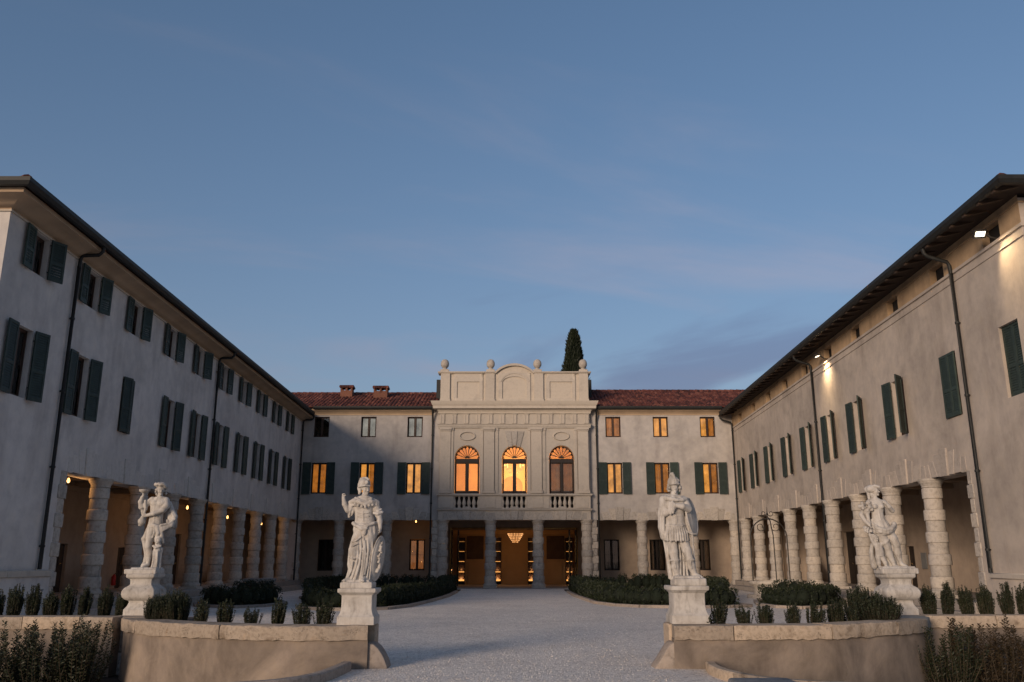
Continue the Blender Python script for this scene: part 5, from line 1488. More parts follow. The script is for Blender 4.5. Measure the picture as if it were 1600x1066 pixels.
# cloak over the shoulders and down the back
f.chain([(176, 290, -40, 26), (220, 300, -66, 20), (270, 308, -76, 16), (320, 306, -60, 18), (352, 298, -28, 22)], 8); f.chain([(190, 272, -20, 20), (240, 280, -58, 15), (300, 284, -56, 14), (338, 280, -20, 16)], 6)
f.chain([(160, 300, 0, 40), (138, 420, 10, 34), (134, 540, 14, 30), (150, 628, 16, 30)], 14); f.chain([(140, 320, -30, 12), (128, 440, -20, 13), (124, 560, -14, 13), (140, 640, -14, 14)], 6); f.chain([(162, 340, -46, 10), (148, 460, -34, 11), (146, 580, -24, 12), (168, 648, -34, 12)], 6)
f.body([(300, 255, 58, 112, 34), (450, 255, 64, 112, 34), (640, 262, 66, 112, 38), (800, 275, 58, 104, 44), (992, 288, 50, 98, 46)], 12, (.07, 8, .5, 1.5, .5))
for pts in ([(282, 680, 10, 10), (288, 800, 0, 12), (280, 985, -8, 12)], [(312, 690, 8, 9), (318, 820, 0, 12), (312, 985, -14, 12)], [(190, 660, 30, 16), (180, 800, 24, 18), (200, 985, 14, 18)], [(335, 830, 10, 9), (340, 900, 0, 10), (345, 985, -10, 10)]): f.chain(pts, 8)
# folded arms
f.limb((160, 318, -10), (166, 420, -40), 38, 32); f.limb((166, 424, -44), (222, 392, -96), 29, 22)
f.hand((224, 388, -100), (.75, -.5, -.2), (0, -1, -.3), 46, .9, (.3, .6, 1))
f.limb((350, 318, -4), (374, 388, -50), 38, 32); f.limb((374, 388, -54), (310, 366, -104), 30, 27); f.limb((310, 366, -104), (252, 356, -108), 27, 19)
f.hand((250, 356, -108), (-1, .1, 0), (0, -1, -.1), 48, .8, (0, .3, 1))
for pts in ([(222, 330, -96, 15), (212, 370, -100, 14), (208, 416, -92, 12), (204, 436, -84, 8)], [(236, 340, -104, 10), (230, 390, -108, 11), (224, 424, -100, 8)], [(200, 330, -82, 12), (192, 380, -84, 12), (192, 424, -76, 9)]): f.chain(pts, 5)
f.chain([(340, 350, -70, 10), (372, 360, -66, 11), (392, 350, -30, 11)], 5)
# shield on the far arm, sword hilt
f.e(f.P(408, 452, 14), (14, 92, 168), 4, rotm(math.radians(-38), 0, math.radians(-9)))
for k in range(28):
    a, a2 = 2 * PI * k / 28, 2 * PI * (k + 1) / 28; R_ = rotm(math.radians(-38), 0, math.radians(-9)); O = np.array(f.P(408, 452, 14))
    q = [tuple(O + R_ @ np.array((0, 90 * math.cos(t), 166 * math.sin(t)))) for t in (a, a2)]; f.c(q[0], q[1], 11, 11, 3)
f.limb((352, 470, 0), (382, 590, -20), 26, 22, 10); f.chain([(392, 430, -10, 12), (398, 520, -14, 13), (390, 600, -10, 12)], 8)
f.chain([(352, 582, -50, 8), (392, 604, -50, 10), (430, 606, -40, 8)], 4); f.limb((396, 600, -48), (402, 690, -30), 9, 8, 4); f.limb((402, 690, -20), (416, 950, 0), 10, 8, 6)
f.limb((256, 278, -6), (260, 240, -10), 34, 30, 14)
f.head(262, 200, -12, 50, math.radians(2), math.radians(-2))
f.ball((258, 142, -2), (54, 54, 60), 6); f.chain([(206, 166, 0, 9), (224, 164, -44, 9), (260, 160, -64, 9), (296, 162, -44, 9), (312, 166, 0, 9)], 4)
f.chain([(262, 108, -48, 10), (254, 82, -30, 13), (246, 70, 0, 15), (244, 78, 30, 16), (246, 110, 54, 16), (248, 160, 60, 14)], 5); f.ball((250, 66, -14), (14, 12, 18), 4); f.ball((262, 128, -56), (20, 16, 8), 5); f.limb((222, 128, -38), (302, 128, -38), 7, 7, 5)
for x, p, d in ((210, 186, -8), (206, 204, 0), (214, 220, 6), (316, 186, -8), (318, 204, 0), (308, 220, 6), (214, 196, -24), (310, 196, -24)): f.ball((x, p, d), (15, 13, 17), 5)
st = f.make('statue', 342, 1050, 554, (2.805, 14.28, 1.184))
tag(st, 'weathered stone statue of a soldier in crested helmet and pleated tunic with arms folded', 'statue', 'weathered statues of the forecourt')

# ---- young man with a cup, drapery round the hips
f = Figure()
f.block(106, 312, 690, 722, -78, 70, 7); f.block(140, 305, 680, 696, -60, 60, 6, 8)
f.body([(226, 262, 0, 30, 24), (244, 263, 0, 58, 29), (270, 258, 0, 56, 33), (300, 254, 0, 50, 33), (340, 250, 0, 42, 30), (372, 248, 0, 44, 31), (400, 248, 0, 48, 34), (424, 246, 0, 48, 34)], 10)
f.ball((236, 268, -25), (24, 20, 12), 8); f.ball((280, 268, -25), (24, 20, 12), 8)
for p in (312, 334, 356): f.chain([(232, p, -27, 3), (270, p + 2, -29, 3)], 5)
f.limb((251, 296, -30), (248, 400, -33), 3, 3, 5); f.cut((248, 376, -36), (4, 4, 5), 3)
f.limb((230, 425, 0), (226, 490, -12), 31, 26, 14); f.limb((226, 490, -12), (222, 548, -16), 26, 20, 12); f.limb((222, 548, -15), (226, 590, 2), 19, 21, 10); f.limb((226, 590, 2), (222, 660, 4), 21, 12, 10); f.limb((222, 664, -2), (208, 680, -38), 13, 8, 6)
f.limb((265, 425, 6), (262, 500, 12), 30, 24, 14)
for t in (-5, -1, 3, 6): f.limb((208 + t, 681, -38), (205 + t * 1.3, 684, -47), 3.4, 2.8, 2)
# bent leg and rock behind
f.chain([(206, 440, 20, 26), (184, 486, 22, 18), (172, 498, 24, 16)], 10); f.chain([(172, 498, 26, 17), (186, 545, 34, 19), (198, 600, 36, 17), (194, 655, 30, 16), (188, 676, 10, 12)], 8); f.ball((196, 668, 20), (22, 20, 24), 8)
# herm of a laughing child
f.ball((286, 508, -26), (22, 25, 22), 5); f.head(286, 510, -28, 22, math.radians(-10)); f.ball((286, 494, -20), (25, 16, 24), 4)
f.chain([(285, 535, -16, 20), (284, 575, -14, 26), (280, 640, -12, 23), (278, 684, -12, 26)], 8); f.chain([(262, 545, -34, 8), (282, 556, -42, 8), (308, 545, -32, 8)], 4)
for pts in ([(268, 580, -36, 6), (272, 640, -34, 6), (266, 684, -36, 7)], [(294, 580, -36, 6), (296, 640, -34, 6), (296, 684, -36, 7)], [(310, 560, -10, 8), (306, 620, -12, 8), (308, 684, -14, 9)]): f.chain(pts, 5)
# drapery
for pts in ([(318, 268, 26, 14), (336, 320, 30, 19), (362, 356, 20, 19), (350, 412, 2, 19), (304, 432, -24, 16), (262, 418, -40, 14), (246, 408, -40, 10)], [(330, 330, 36, 22), (340, 390, 26, 24), (320, 430, 10, 22)],
            [(350, 340, 8, 8), (370, 372, 4, 10), (342, 402, -14, 9), (300, 412, -38, 8)], [(322, 380, 4, 8), (340, 426, -10, 9), (312, 446, -30, 9)], [(276, 424, -38, 15), (286, 462, -34, 13), (268, 500, -24, 8)], [(258, 422, -42, 8), (262, 460, -40, 8), (250, 490, -30, 5)], [(298, 438, -30, 12), (306, 480, -20, 12), (312, 520, -6, 10)]): f.chain(pts, 5)
# raised arm with the cup
f.limb((212, 248, -2), (174, 282, -14), 22, 18); f.limb((174, 282, -14), (152, 296, -22), 18, 16); f.limb((152, 296, -22), (148, 262, -32), 16, 15); f.limb((148, 262, -32), (158, 232, -38), 15, 11)
f.hand((158, 232, -38), (.25, -1, -.1), (.5, 0, -1), 32, 1.0, (1, 0, -.1))
f.body([(182, 167, -46, 28, 28), (190, 167, -46, 29, 29), (198, 167, -46, 24, 24), (206, 167, -46, 10, 10)], 2); f.limb((167, 205, -46), (166, 226, -44), 6, 8, 3); f.e(f.P(167, 182, -46), (23, 23, 4), 2, None, True)
# hanging cloth and jug
for pts in ([(150, 262, -20, 15), (158, 300, -16, 13), (164, 340, -14, 10)], [(178, 256, -30, 9), (184, 300, -30, 9), (178, 344, -30, 8)], [(190, 262, -22, 7), (188, 310, -24, 7)]): f.chain(pts, 4)
f.ball((168, 388, -34), (23, 24, 21), 5); f.limb((172, 366, -34), (180, 340, -32), 13, 10, 5); f.ball((162, 412, -30), (14, 9, 13), 4)
f.limb((302, 252, -2), (312, 290, -12), 24, 21); f.limb((312, 290, -12), (300, 316, -26), 21, 18); f.limb((300, 316, -28), (250, 338, -48), 17, 15); f.limb((250, 338, -48), (206, 350, -46), 15, 11)
f.hand((204, 350, -46), (-1, .1, .1), (0, -1, -.2), 32, .9, (0, .2, 1))
f.limb((262, 240, -2), (264, 212, -6), 18, 16, 8)
f.head(264, 182, -10, 37, math.radians(30), math.radians(10))
for k in range(22):
    a = 2 * PI * k / 22; f.ball((262 + 36 * math.cos(a) + R2.uniform(-4, 4), 156 + 9 * math.sin(a + .6) + R2.uniform(-4, 4), -6 + 34 * math.sin(a)), (11, 10, 11), 3)
f.ball((262, 152, -4), (34, 22, 34), 5)
for x, p, d in ((228, 180, 4), (226, 196, 8), (232, 210, 8), (240, 216, 14), (294, 186, 12), (292, 204, 14)): f.ball((x, p, d), 9, 4)
st = f.make('statue', 209, 720, 352, (-6.78, 16.45, 1.34))
tag(st, 'stone statue of a bare chested young man lifting a cup beside a small child figure', 'statue', 'weathered statues of the forecourt')

# ---- woman with flowers and a winged child
f = Figure()
f.block(206, 462, 664, 705, -84, 78, 8); f.block(220, 450, 652, 672, -66, 64, 7, 8)
f.body([(172, 238, 0, 24, 20), (192, 245, 0, 56, 27), (212, 246, 0, 56, 32), (240, 246, 0, 52, 34), (280, 246, 0, 42, 31), (315, 248, 0, 45, 33), (350, 254, 0, 55, 40), (390, 264, 0, 66, 46), (415, 266, 0, 64, 46)], 10)
f.ball((222, 234, -30), (18, 18, 15), 8); f.ball((268, 234, -30), (18, 18, 15), 8); f.limb((246, 262, -32), (250, 340, -38), 3, 3, 6); f.cut((250, 336, -40), (4, 4, 5), 3)
f.body([(330, 254, 0, 50, 37), (375, 264, 0, 68, 50), (425, 268, 0, 74, 56)], 6, (.05, 10, .9, 1.6, .3))
for pts in ([(196, 352, -6, 13), (218, 388, -44, 15), (262, 404, -60, 15), (312, 392, -54, 15), (350, 362, -26, 16)], [(198, 382, -14, 13), (232, 414, -52, 12), (284, 420, -60, 12), (336, 396, -38, 12)], [(206, 410, -20, 10), (250, 430, -50, 9), (300, 424, -52, 9)], [(345, 360, -26, 19), (352, 380, -20, 15), (340, 412, -10, 10)], [(200, 330, 0, 10), (192, 370, 4, 14), (204, 410, 6, 14)]): f.chain(pts, 5)
f.limb((240, 410, -6), (262, 470, -20), 38, 32, 14); f.limb((262, 470, -20), (284, 522, -26), 32, 25, 12); f.limb((284, 522, -25), (298, 570, -8), 23, 25, 10); f.limb((298, 570, -8), (324, 640, -4), 25, 14, 10); f.limb((326, 646, -10), (338, 662, -50), 14, 9, 6)
f.limb((305, 410, -2), (328, 462, -26), 37, 31, 14); f.limb((328, 462, -26), (346, 504, -36), 31, 24, 12); f.limb((346, 504, -35), (356, 556, -14), 22, 25, 10); f.limb((356, 556, -14), (372, 628, -6), 25, 14, 10); f.limb((374, 636, -12), (404, 658, -42), 14, 9, 6)
for t in (-6, -2, 2, 6): f.limb((338 + t, 662, -50), (340 + t * 1.3, 666, -60), 3.6, 3, 2); f.limb((404 + t * .6, 658, -43 + t * .4), (412 + t * .5, 662, -48 + t * .7), 3.6, 3, 2)
f.chain([(300, 420, 40, 32), (310, 540, 44, 30), (320, 660, 40, 34)], 12)
for pts in ([(290, 430, 12, 8), (318, 540, 14, 9), (346, 655, 10, 9)], [(268, 540, 20, 10), (276, 600, 18, 10), (290, 660, 16, 11)], [(346, 560, 26, 9), (350, 660, 20, 11)]): f.chain(pts, 6)
# arm holding the bouquet
f.limb((194, 204, 0), (150, 258, 2), 22, 18); f.limb((150, 258, 2), (126, 292, -4), 18, 16); f.limb((126, 292, -6), (142, 336, -22), 16, 14); f.limb((142, 336, -22), (166, 366, -34), 14, 11)
f.hand((166, 368, -34), (.4, 1, -.2), (-.5, .2, -1), 32, .9, (1, 0, 0))
for k in range(30):
    a = R2.uniform(0, 6.28); r = 44 * math.sqrt(R2.random()); f.ball((160 + r * math.cos(a), 236 + r * .95 * math.sin(a), -24 - 16 * (1 - r / 44) + R2.uniform(-6, 6)), (R2.uniform(9, 15),) * 3, 3)
f.chain([(160, 262, -16, 22), (166, 310, -20, 13), (172, 352, -28, 9)], 6)
f.limb((298, 204, 0), (330, 240, -4), 21, 18); f.limb((330, 240, -4), (346, 264, -18), 18, 16); f.limb((346, 264, -20), (318, 238, -44), 15, 13); f.limb((318, 238, -44), (296, 214, -50), 13, 10)
f.hand((294, 212, -50), (-.8, -.5, 0), (.4, -1, -.2), 30, .7, (0, .3, 1))
# child
f.head(200, 462, -30, 25, math.radians(25), math.radians(-8)); f.ball((196, 450, -24), (26, 20, 25), 4)
for k in range(12): f.ball((196 + 24 * math.cos(k * .52), 446 + 12 * math.sin(k * .52 + 1), -22 + 20 * math.sin(k * .52)), 8, 3)
f.body([(484, 205, -22, 20, 15), (500, 214, -24, 31, 20), (530, 220, -24, 28, 21), (560, 222, -26, 30, 23), (585, 220, -24, 30, 21)], 8)
f.limb((240, 500, -30), (262, 492, -44), 13, 11); f.limb((262, 492, -44), (282, 474, -48), 11, 8); f.hand((282, 474, -48), (.8, -.5, 0), (-.3, -1, 0), 20, .6, (1, 0, 1))
f.limb((190, 500, -24), (176, 470, -30), 13, 11); f.limb((176, 470, -30), (158, 424, -34), 11, 8)
f.limb((208, 590, -22), (204, 630, -32), 18, 15); f.limb((204, 630, -32), (212, 662, -28), 14, 9); f.limb((212, 664, -30), (204, 668, -48), 8, 6)
f.limb((236, 590, -22), (252, 628, -32), 18, 15); f.limb((252, 628, -32), (262, 660, -26), 14, 9); f.limb((262, 662, -30), (264, 667, -46), 8, 6)
for k in range(14): f.ball((152 + R2.uniform(-24, 24), 398 + R2.uniform(-18, 18), -36 + R2.uniform(-8, 8)), R2.uniform(8, 12), 3)
f.chain([(186, 500, 0, 12), (176, 560, 10, 16), (190, 650, 14, 22)], 8)
f.limb((240, 178, -2), (238, 152, -6), 17, 15, 8)
f.head(238, 122, -10, 37, math.radians(52), math.radians(2))
f.ball((226, 108, 6), (42, 32, 38), 6); f.ball((200, 110, 22), (24, 24, 24), 6); f.chain([(262, 96, -34, 10), (236, 88, -26, 11), (206, 96, 2, 12)], 4); f.chain([(204, 130, 20, 14), (206, 160, 20, 12), (200, 186, 10, 9)], 5); f.chain([(216, 140, 2, 10), (218, 168, -8, 9)], 4)
st = f.make('statue', 334, 703, 382, (7.15, 16.6, 1.34))
tag(st, 'stone statue of a bare breasted woman holding flowers with a child clinging to her leg', 'statue', 'weathered statues of the forecourt')

# ================================================================== PEDESTALS
def square_loft(name, prof, loc, rz, mat, rnd=.12, extra=None):
    """prof: (half width, z); square in plan with eased corners"""
    b = MB(); m = 3
    rings = []
    for hw, z in prof:
        r = hw * rnd; pts = []
        for q in range(4):
            a0 = q * PI / 2
            cx_, cy_ = (hw - r) * (1 if q in (0, 3) else -1), (hw - r) * (1 if q in (0, 1) else -1)
            for k in range(m + 1):
                a = a0 + PI / 2 * k / m; pts.append((cx_ + r * math.cos(a), cy_ + r * math.sin(a), z))
        rings.append(pts)
    n = len(rings[0]); vs_ = [p for r in rings for p in r]; fs = []
    for i in range(len(rings) - 1):
        for k in range(n): fs.append((i*n + k, i*n + (k+1) % n, (i+1)*n + (k+1) % n, (i+1)*n + k))
    fs += [tuple(range(n))[::-1], tuple(range((len(rings)-1)*n, len(rings)*n))]
    b.add(vs_, fs)
    return obj(name, b.mesh(name, ang=32), mat, None, loc, rz)
ZW = .62                                                                   # top of the forecourt walls
die = [(.285, 0), (.285, .115), (.275, .125), (.26, .15), (.245, .19), (.235, .24), (.235, .42), (.24, .435), (.255, .445), (.265, .46), (.29, .475), (.295, .49), (.295, .525), (.285, .535)]
p = square_loft('pedestal', die, (-2.39, 14.06, ZW), 0, M['marble'], .04)
tag(p, 'square pale pedestal with flared foot under the helmeted woman with raised arm', 'pedestal', 'statue pedestals')
p = square_loft('pedestal', [(a * 1.03, z * 1.06) for a, z in die], (2.785, 14.32, ZW), 0, M['marble'], .04)
tag(p, 'square pale pedestal with chipped foot under the soldier with folded arms', 'pedestal', 'statue pedestals')
bulb = [(.30, 0), (.30, .10), (.285, .115), (.25, .16), (.225, .22), (.235, .25), (.30, .275), (.345, .315), (.362, .37), (.355, .425), (.32, .475), (.26, .51), (.235, .54), (.235, .60), (.25, .63), (.30, .655), (.31, .67), (.31, .715), (.29, .725)]
def bulb_pedestal(label, loc, rz, k):
    t = thing('pedestal', label, 'pedestal', loc, rz, 'statue pedestals')
    o = square_loft('pedestal_block', [(a * k, z) for a, z in bulb], loc, rz, M['marble'], .10); set_parent(o, t)
    R_ = Matrix.Translation(loc) @ Matrix.Rotation(rz, 4, 'Z')
    for s in (-1, 1):                                                       # scrolls on the two sides
        b = MB(lambda x, y, z: tuple(R_ @ Vector((x, y, z))))
        pts = [(s * k * (.33 + .012), (.12 - .010 * i) * math.cos(i * .55), .37 + (.10 - .0075 * i) * math.sin(i * .55)) for i in range(12)]
        b.tube(pts, .022, 7)
        o = b.build('scroll', M['marble']); set_parent(o, t)
bulb_pedestal('bulbous scrolled pedestal under the young man lifting a cup', (-6.75, 16.45, ZW), 0, .84)
bulb_pedestal('bulbous scrolled pedestal under the woman with flowers and child', (7.13, 16.6, ZW), 0, .87)

# ================================================================== GROUND
def sheet_poly(name, pts, z0, z1, mat):
    b = MB(); b.prism(pts, z0, z1, lambda x, y, t: (x, y, t))
    o = b.build(name, mat, None, flat=True); o['kind'] = 'structure'; return o
b = MB(); b.quad((-900, -900, -.38), (900, -900, -.38), (900, 900, -.38), (-900, 900, -.38))
tag(b.build('ground', M['soil'], None), kind='structure')
KL = [(-2.44, 13.5), (-2.47, 13.0), (-2.55, 12.3), (-2.76, 11.72), (-3.15, 11.33), (-3.9, 11.0), (-5.2, 10.8)]
KR = [(2.93, 13.5), (2.88, 13.0), (2.95, 12.35), (3.22, 11.75), (3.7, 11.36), (4.5, 11.05), (5.6, 10.85)]
court = [(-60, -60), (60, -60), (60, 10.6)] + KR[::-1] + [(3.2, 14.1), (7.0, 16.6), (9, 16.4), (18, 16.4), (18, 58), (-18, 58), (-18, 16.2), (-7.2, 16.2), (-3.0, 14.2)] + KL + [(-60, 10.6)]
sheet_poly('gravel_court', court, -.37, 0.0, M['gravel'])

def catmull(P, step=.08):
    P = [Vector(p) for p in P]; out = []
    Q = [P[0] * 2 - P[1]] + P + [P[-1] * 2 - P[-2]]
    for i in range(1, len(Q) - 2):
        n = max(2, int((Q[i + 1] - Q[i]).length / step))
        for k in range(n):
            t = k / n; a, b_, c, d = Q[i - 1], Q[i], Q[i + 1], Q[i + 2]
            out.append(.5 * ((2 * b_) + (c - a) * t + (2*a - 5*b_ + 4*c - d) * t*t + (3*b_ - a - 3*c + d) * t**3))
    out.append(P[-1]); return out
def offset(path, d):
    out = []
    for i, p in enumerate(path):
        t = (path[min(i + 1, len(path) - 1)] - path[max(i - 1, 0)]).normalized()
        out.append(p + Vector((-t.y, t.x)) * d)
    return out
def arcs(path):
    s = [0.0]
    for a, b_ in zip(path[:-1], path[1:]): s.append(s[-1] + (b_ - a).length)
    return s
def swept(name, path, i0, i1, d0, d1, z0, z1, mat, parent, jit=.006, gap=.006, step=1, bev=.018):
    """stone following a path between sample indices, between offsets d0..d1"""
    idx = list(range(i0, i1, step)) + [i1]
    A = offset(path, d0); B = offset(path, d1)
    R_ = random
    rings = []
    for q, i in enumerate(idx):
        t = (path[min(i + 1, len(path) - 1)] - path[max(i - 1, 0)]).normalized()
        sh = t * (gap if q == 0 else (-gap if q == len(idx) - 1 else 0))
        e = lambda: R_.uniform(-jit, jit)
        a, b_ = A[i] + sh, B[i] + sh
        n = (b_ - a).normalized()
        pr = [(a + n * (bev * .4 + e()), z0 + e()), (b_, z0), (b_, z1 - bev), (b_ - n * bev, z1), (a + n * (bev + e()), z1 + e() * .6), (a + n * (bev * .25 + e()), z1 - bev + e()), (a + n * e(), (z0 + z1) / 2)]
        rings.append([(p.x, p.y, z) for p, z in pr])
    n = len(rings[0]); vs_ = [p for r in rings for p in r]; fs = []
    for i in range(len(rings) - 1):
        for k in range(n): fs.append((i*n + k, i*n + (k+1) % n, (i+1)*n + (k+1) % n, (i+1)*n + k))
    fs += [tuple(range(n))[::-1], tuple(range((len(rings)-1)*n, len(rings)*n))]
    b = MB(); b.add(vs_, fs); return b.build(name, mat, parent, ang=35)

# kerbs along the drive
def kerb(path, label, sgn, mat):
    P = catmull(path); S = arcs(P)
    t = thing('drive_kerb', label, 'kerb', (P[0].x, P[0].y, 0), 0, 'kerbs of the drive')
    i = 0; target = 1.3
    while i < len(P) - 2:
        j = i
        while j < len(P) - 1 and S[j] - S[i] < target: j += 1
        swept('kerb_stone', P, i, j, -.07 if sgn > 0 else .07, .07 if sgn > 0 else -.07, -.30, .13, mat, t, .004, .004, 2)
        i = j
kerb(KL, 'curved pale stone kerb leaving the left wall end towards the camera', 1, M['kerb'])
kerb(KR, 'curved pinkish stone kerb leaving the right wall end towards the camera', -1, M['coping'])
o = MB().box(2.72, 3.5, 10.6, 11.62, -.05, .135).build('stone_slab', M['slab'], None, .045, 3)
tag(o, 'smooth grey stone slab lying against the right kerb at the bottom edge', 'slab')

# ------------------------------------------------------------------ forecourt walls
WL = [(-2.16, 13.62), (-3.0, 13.47), (-3.9, 13.58), (-4.9, 13.96), (-5.7, 14.42), (-6.3, 14.93), (-6.72, 15.55), (-6.98, 16.35), (-7.02, 16.9)]
WRt = [(2.44, 13.66), (3.2, 13.60), (4.75, 13.72), (5.5, 14.08), (6.2, 14.52), (6.8, 15.02), (7.2, 15.55), (7.42, 16.25), (7.45, 16.9)]
def forecourt_wall(label, path, sgn, joints, zb=-.37):
    """sgn -1: the court lies to the right of the direction of the path"""
    P = catmull(path); S = arcs(P)
    t = thing('forecourt_wall', label, 'low wall', (P[len(P)//2].x, P[len(P)//2].y, zb), 0, 'low walls of the forecourt')
    d = sgn
    b = MB(); A = offset(P, .05 * d); B = offset(P, .46 * d)
    for i in range(len(P) - 1):
        b.quad((*A[i], zb), (*A[i+1], zb), (*A[i+1], .42), (*A[i], .42)); b.quad((*B[i], zb), (*B[i+1], zb), (*B[i+1], .42), (*B[i], .42))
    for i in (0, len(P) - 1): b.quad((*A[i], zb), (*B[i], zb), (*B[i], .42), (*A[i], .42))
    b.build('wall_face', M['low_wall'], t)
    idx = [0] + [min(range(len(P)), key=lambda k: abs(S[k] - j)) for j in joints] + [len(P) - 1]
    for a, c in zip(idx[:-1], idx[1:]):
        if c - a >= 2: swept('coping_stone', P, a, c, 0, .52 * d, .42, .62 + random.uniform(-.006, .004), M['coping'], t, .012, .009)
    return t, P
wl, PL = forecourt_wall('low curved forecourt wall on the left with worn stone coping', WL, -1, [2.35, 4.4, 5.35, 6.2])
wr, PR = forecourt_wall('low curved forecourt wall on the right with worn stone coping', WRt, 1, [.93, 2.4, 4.0, 5.1])
last = [c for c in wr.children if c.name.startswith('coping_stone')][-1]
last.data.materials[0] = M['slab']; last['label'] = 'blue grey coping stone at the rounded outer end'
wo, PO = forecourt_wall('straight low wall continuing to the left edge behind the leafy shrubs', [(-6.95, 15.72), (-9, 15.72), (-16, 15.8)], -1, [.6, 1.55, 3.1, 4.6, 6.1])
wq, PQ = forecourt_wall('straight low wall continuing to the right edge behind the bronze shrubs', [(7.35, 16.05), (9.5, 16.05), (16, 16.1)], 1, [1.25, 2.7, 4.2, 5.7])
# raised planting strips behind them
def planter(P, sgn, w0, w1, nm):
    A = offset(P, w0 * sgn); B = offset(P, w1 * sgn); b = MB()
    for i in range(len(P) - 1):
        b.quad((*A[i], .55), (*A[i+1], .55), (*B[i+1], .55), (*B[i], .55)); b.quad((*B[i], 0), (*B[i+1], 0), (*B[i+1], .55), (*B[i], .55))
    tag(b.build(nm, M['soil'], None), kind='structure')
for P, s in ((PL[9:], -1), (PR[9:], 1), (PO, -1), (PQ, 1)): planter(P, s, .48, 1.15, 'planting_bed')
MB().box(-2.90, -2.12, 14.10, 14.42, -.05, .612).build('pier_block', M['coping'], wl, .02)
MB().box(2.45, 3.25, 14.14, 14.66, -.05, .612).build('pier_block', M['coping'], wr, .02)
# stone blocks carrying the bulbous pedestals
for x, y, lab in ((-6.75, 16.45, 'plain stone footing block under the left bulbous pedestal'), (7.13, 16.6, 'plain stone footing block under the right bulbous pedestal')):
    o = MB().box(x - .36, x + .36, y - .36, y + .36, 0, ZW - .003).build('footing_block', M['kerb'], None, .02); tag(o, lab, 'stone block', 'footing blocks')
# scroll stones guarding the wall ends
def scroll_stone(label, x, sgn, mat, pts):
    b = MB(); b.prism([(x + sgn * a, z) for a, z in pts], 13.72, 14.16, lambda a, z, t: (a, t, z))
    o = b.build('guard_stone', mat, None, .022, 2); tag(o, label, 'guard stone', 'stones guarding the ends of the walls')
scroll_stone('worn scroll shaped guard stone at the end of the left wall', -2.16, 1, M['kerb'], [(-.03, -.03), (.29, -.03), (.285, .03), (.25, .12), (.20, .21), (.14, .29), (.07, .345), (-.03, .37)])
scroll_stone('rough yellowish guard stone sloping from the end of the right wall', 2.44, -1, M['kerb'], [(-.03, -.03), (.31, -.03), (.28, .03), (.21, .12), (.15, .21), (.08, .31), (.03, .36), (-.03, .38)])

# ================================================================== PLANTS
def leaves(pos, dirs, nrm, L, W):
    """rhombic leaves: pos base, dirs along, nrm across-normal; returns verts, quads"""
    pos = np.asarray(pos); dirs = np.asarray(dirs); side = np.cross(dirs, nrm)
    side /= np.linalg.norm(side, axis=1)[:, None] + 1e-9
    up = np.cross(side, dirs)
    L = np.asarray(L)[:, None]; W = np.asarray(W)[:, None]
    V = np.stack([pos, pos + dirs * L * .5 + side * W * .5 + up * L * .06, pos + dirs * L, pos + dirs * L * .5 - side * W * .5 + up * L * .06], 1).reshape(-1, 3)
    return V, np.arange(len(V)).reshape(-1, 4)
def unit(a): return a / (np.linalg.norm(a, axis=-1, keepdims=True) + 1e-9)
def rand_dirs(n, up=0.0):
    d = rng.normal(size=(n, 3)); d[:, 2] += up; return unit(d)

def bush_meshes(h, w, ntw, seed, dense=1.0):
    """upright little box plant: stems fanning up, each closely set with small leaves"""
    r = np.random.default_rng(seed); pos = []; dr = []; st = MB()
    for k in range(ntw):
        a = r.uniform(0, 2 * PI); q = math.sqrt(r.uniform(0, 1)); hh = h * r.uniform(.62, 1.05) * (1 - .25 * q * q)
        lean = r.normal(size=2) * .02 if k == 0 else lean
        base = np.array((.34 * w * q * math.cos(a), .34 * w * q * math.sin(a), 0)); tip = np.array((lean[0], lean[1], 0)) + np.array((.56 * w * q * math.cos(a), .5 * w * q * math.sin(a), hh)) + r.normal(size=3) * .022
        mid = (base + tip) / 2 + np.array((math.cos(a), math.sin(a), 0)) * w * .07 * q
        pts = [base, mid, tip]
        st.tube([tuple(p) for p in pts], [.004, .003, .0015], 4)
        n = int(hh / .0125 * dense)
        for i in range(n):
            t = (i + .6) / n; p = (1-t)**2 * base + 2*t*(1-t) * mid + t*t * tip
            ax_ = unit((1-t) * (mid - base) + t * (tip - mid)); rd = r.normal(size=3); rd -= ax_ * (rd @ ax_); rd = unit(rd)
            for s in (1, -1): pos.append(p); dr.append(unit(rd * s + ax_ * .8))
    pos = np.array(pos); dr = np.array(dr); n = len(pos)
    V, Q = leaves(pos, dr, rand_dirs(n, .5), r.uniform(.020, .034, n), r.uniform(.012, .02, n))
    return fast_mesh('foliage', V, Q, False), st.mesh('stems')
BUSH = [bush_meshes(h_, w_, n_, s, 1.0) for s, h_, w_, n_ in ((1, .43, .25, 56), (2, .40, .30, 52), (3, .45, .22, 46), (4, .38, .28, 40), (11, .42, .27, 60))]
BUSH_T = [bush_meshes(h_, w_, n_, s, 1.0) for s, h_, w_, n_ in ((5, .60, .235, 80), (6, .57, .26, 84), (12, .62, .22, 66))]
BUSH_B = [bush_meshes(.66, .66, 280, 8, 1.0), bush_meshes(.48, .82, 320, 9, 1.0)]
def bush(label, x, y, z, meshes, group, rz=None, sc_=(1, 1, 1), src={}):
    key = meshes[0].name
    if key not in src:
        t = thing('box_bush', label, 'bush', (0, 0, 0), 0, group)
        obj('foliage', meshes[0], M['box_leaf'], t); obj('stems', meshes[1], M['bark'], t)
        src[key] = t
    else:
        s_ = src[key]; t = s_.copy(); col.objects.link(t); t['label'] = label; t['group'] = group
        for ch in s_.children:
            c = ch.copy(); col.objects.link(c); c.parent = t
    t.location = (x, y, z); t.rotation_euler = (0, 0, random.uniform(0, 6.28) if rz is None else rz); t.scale = sc_
    return t
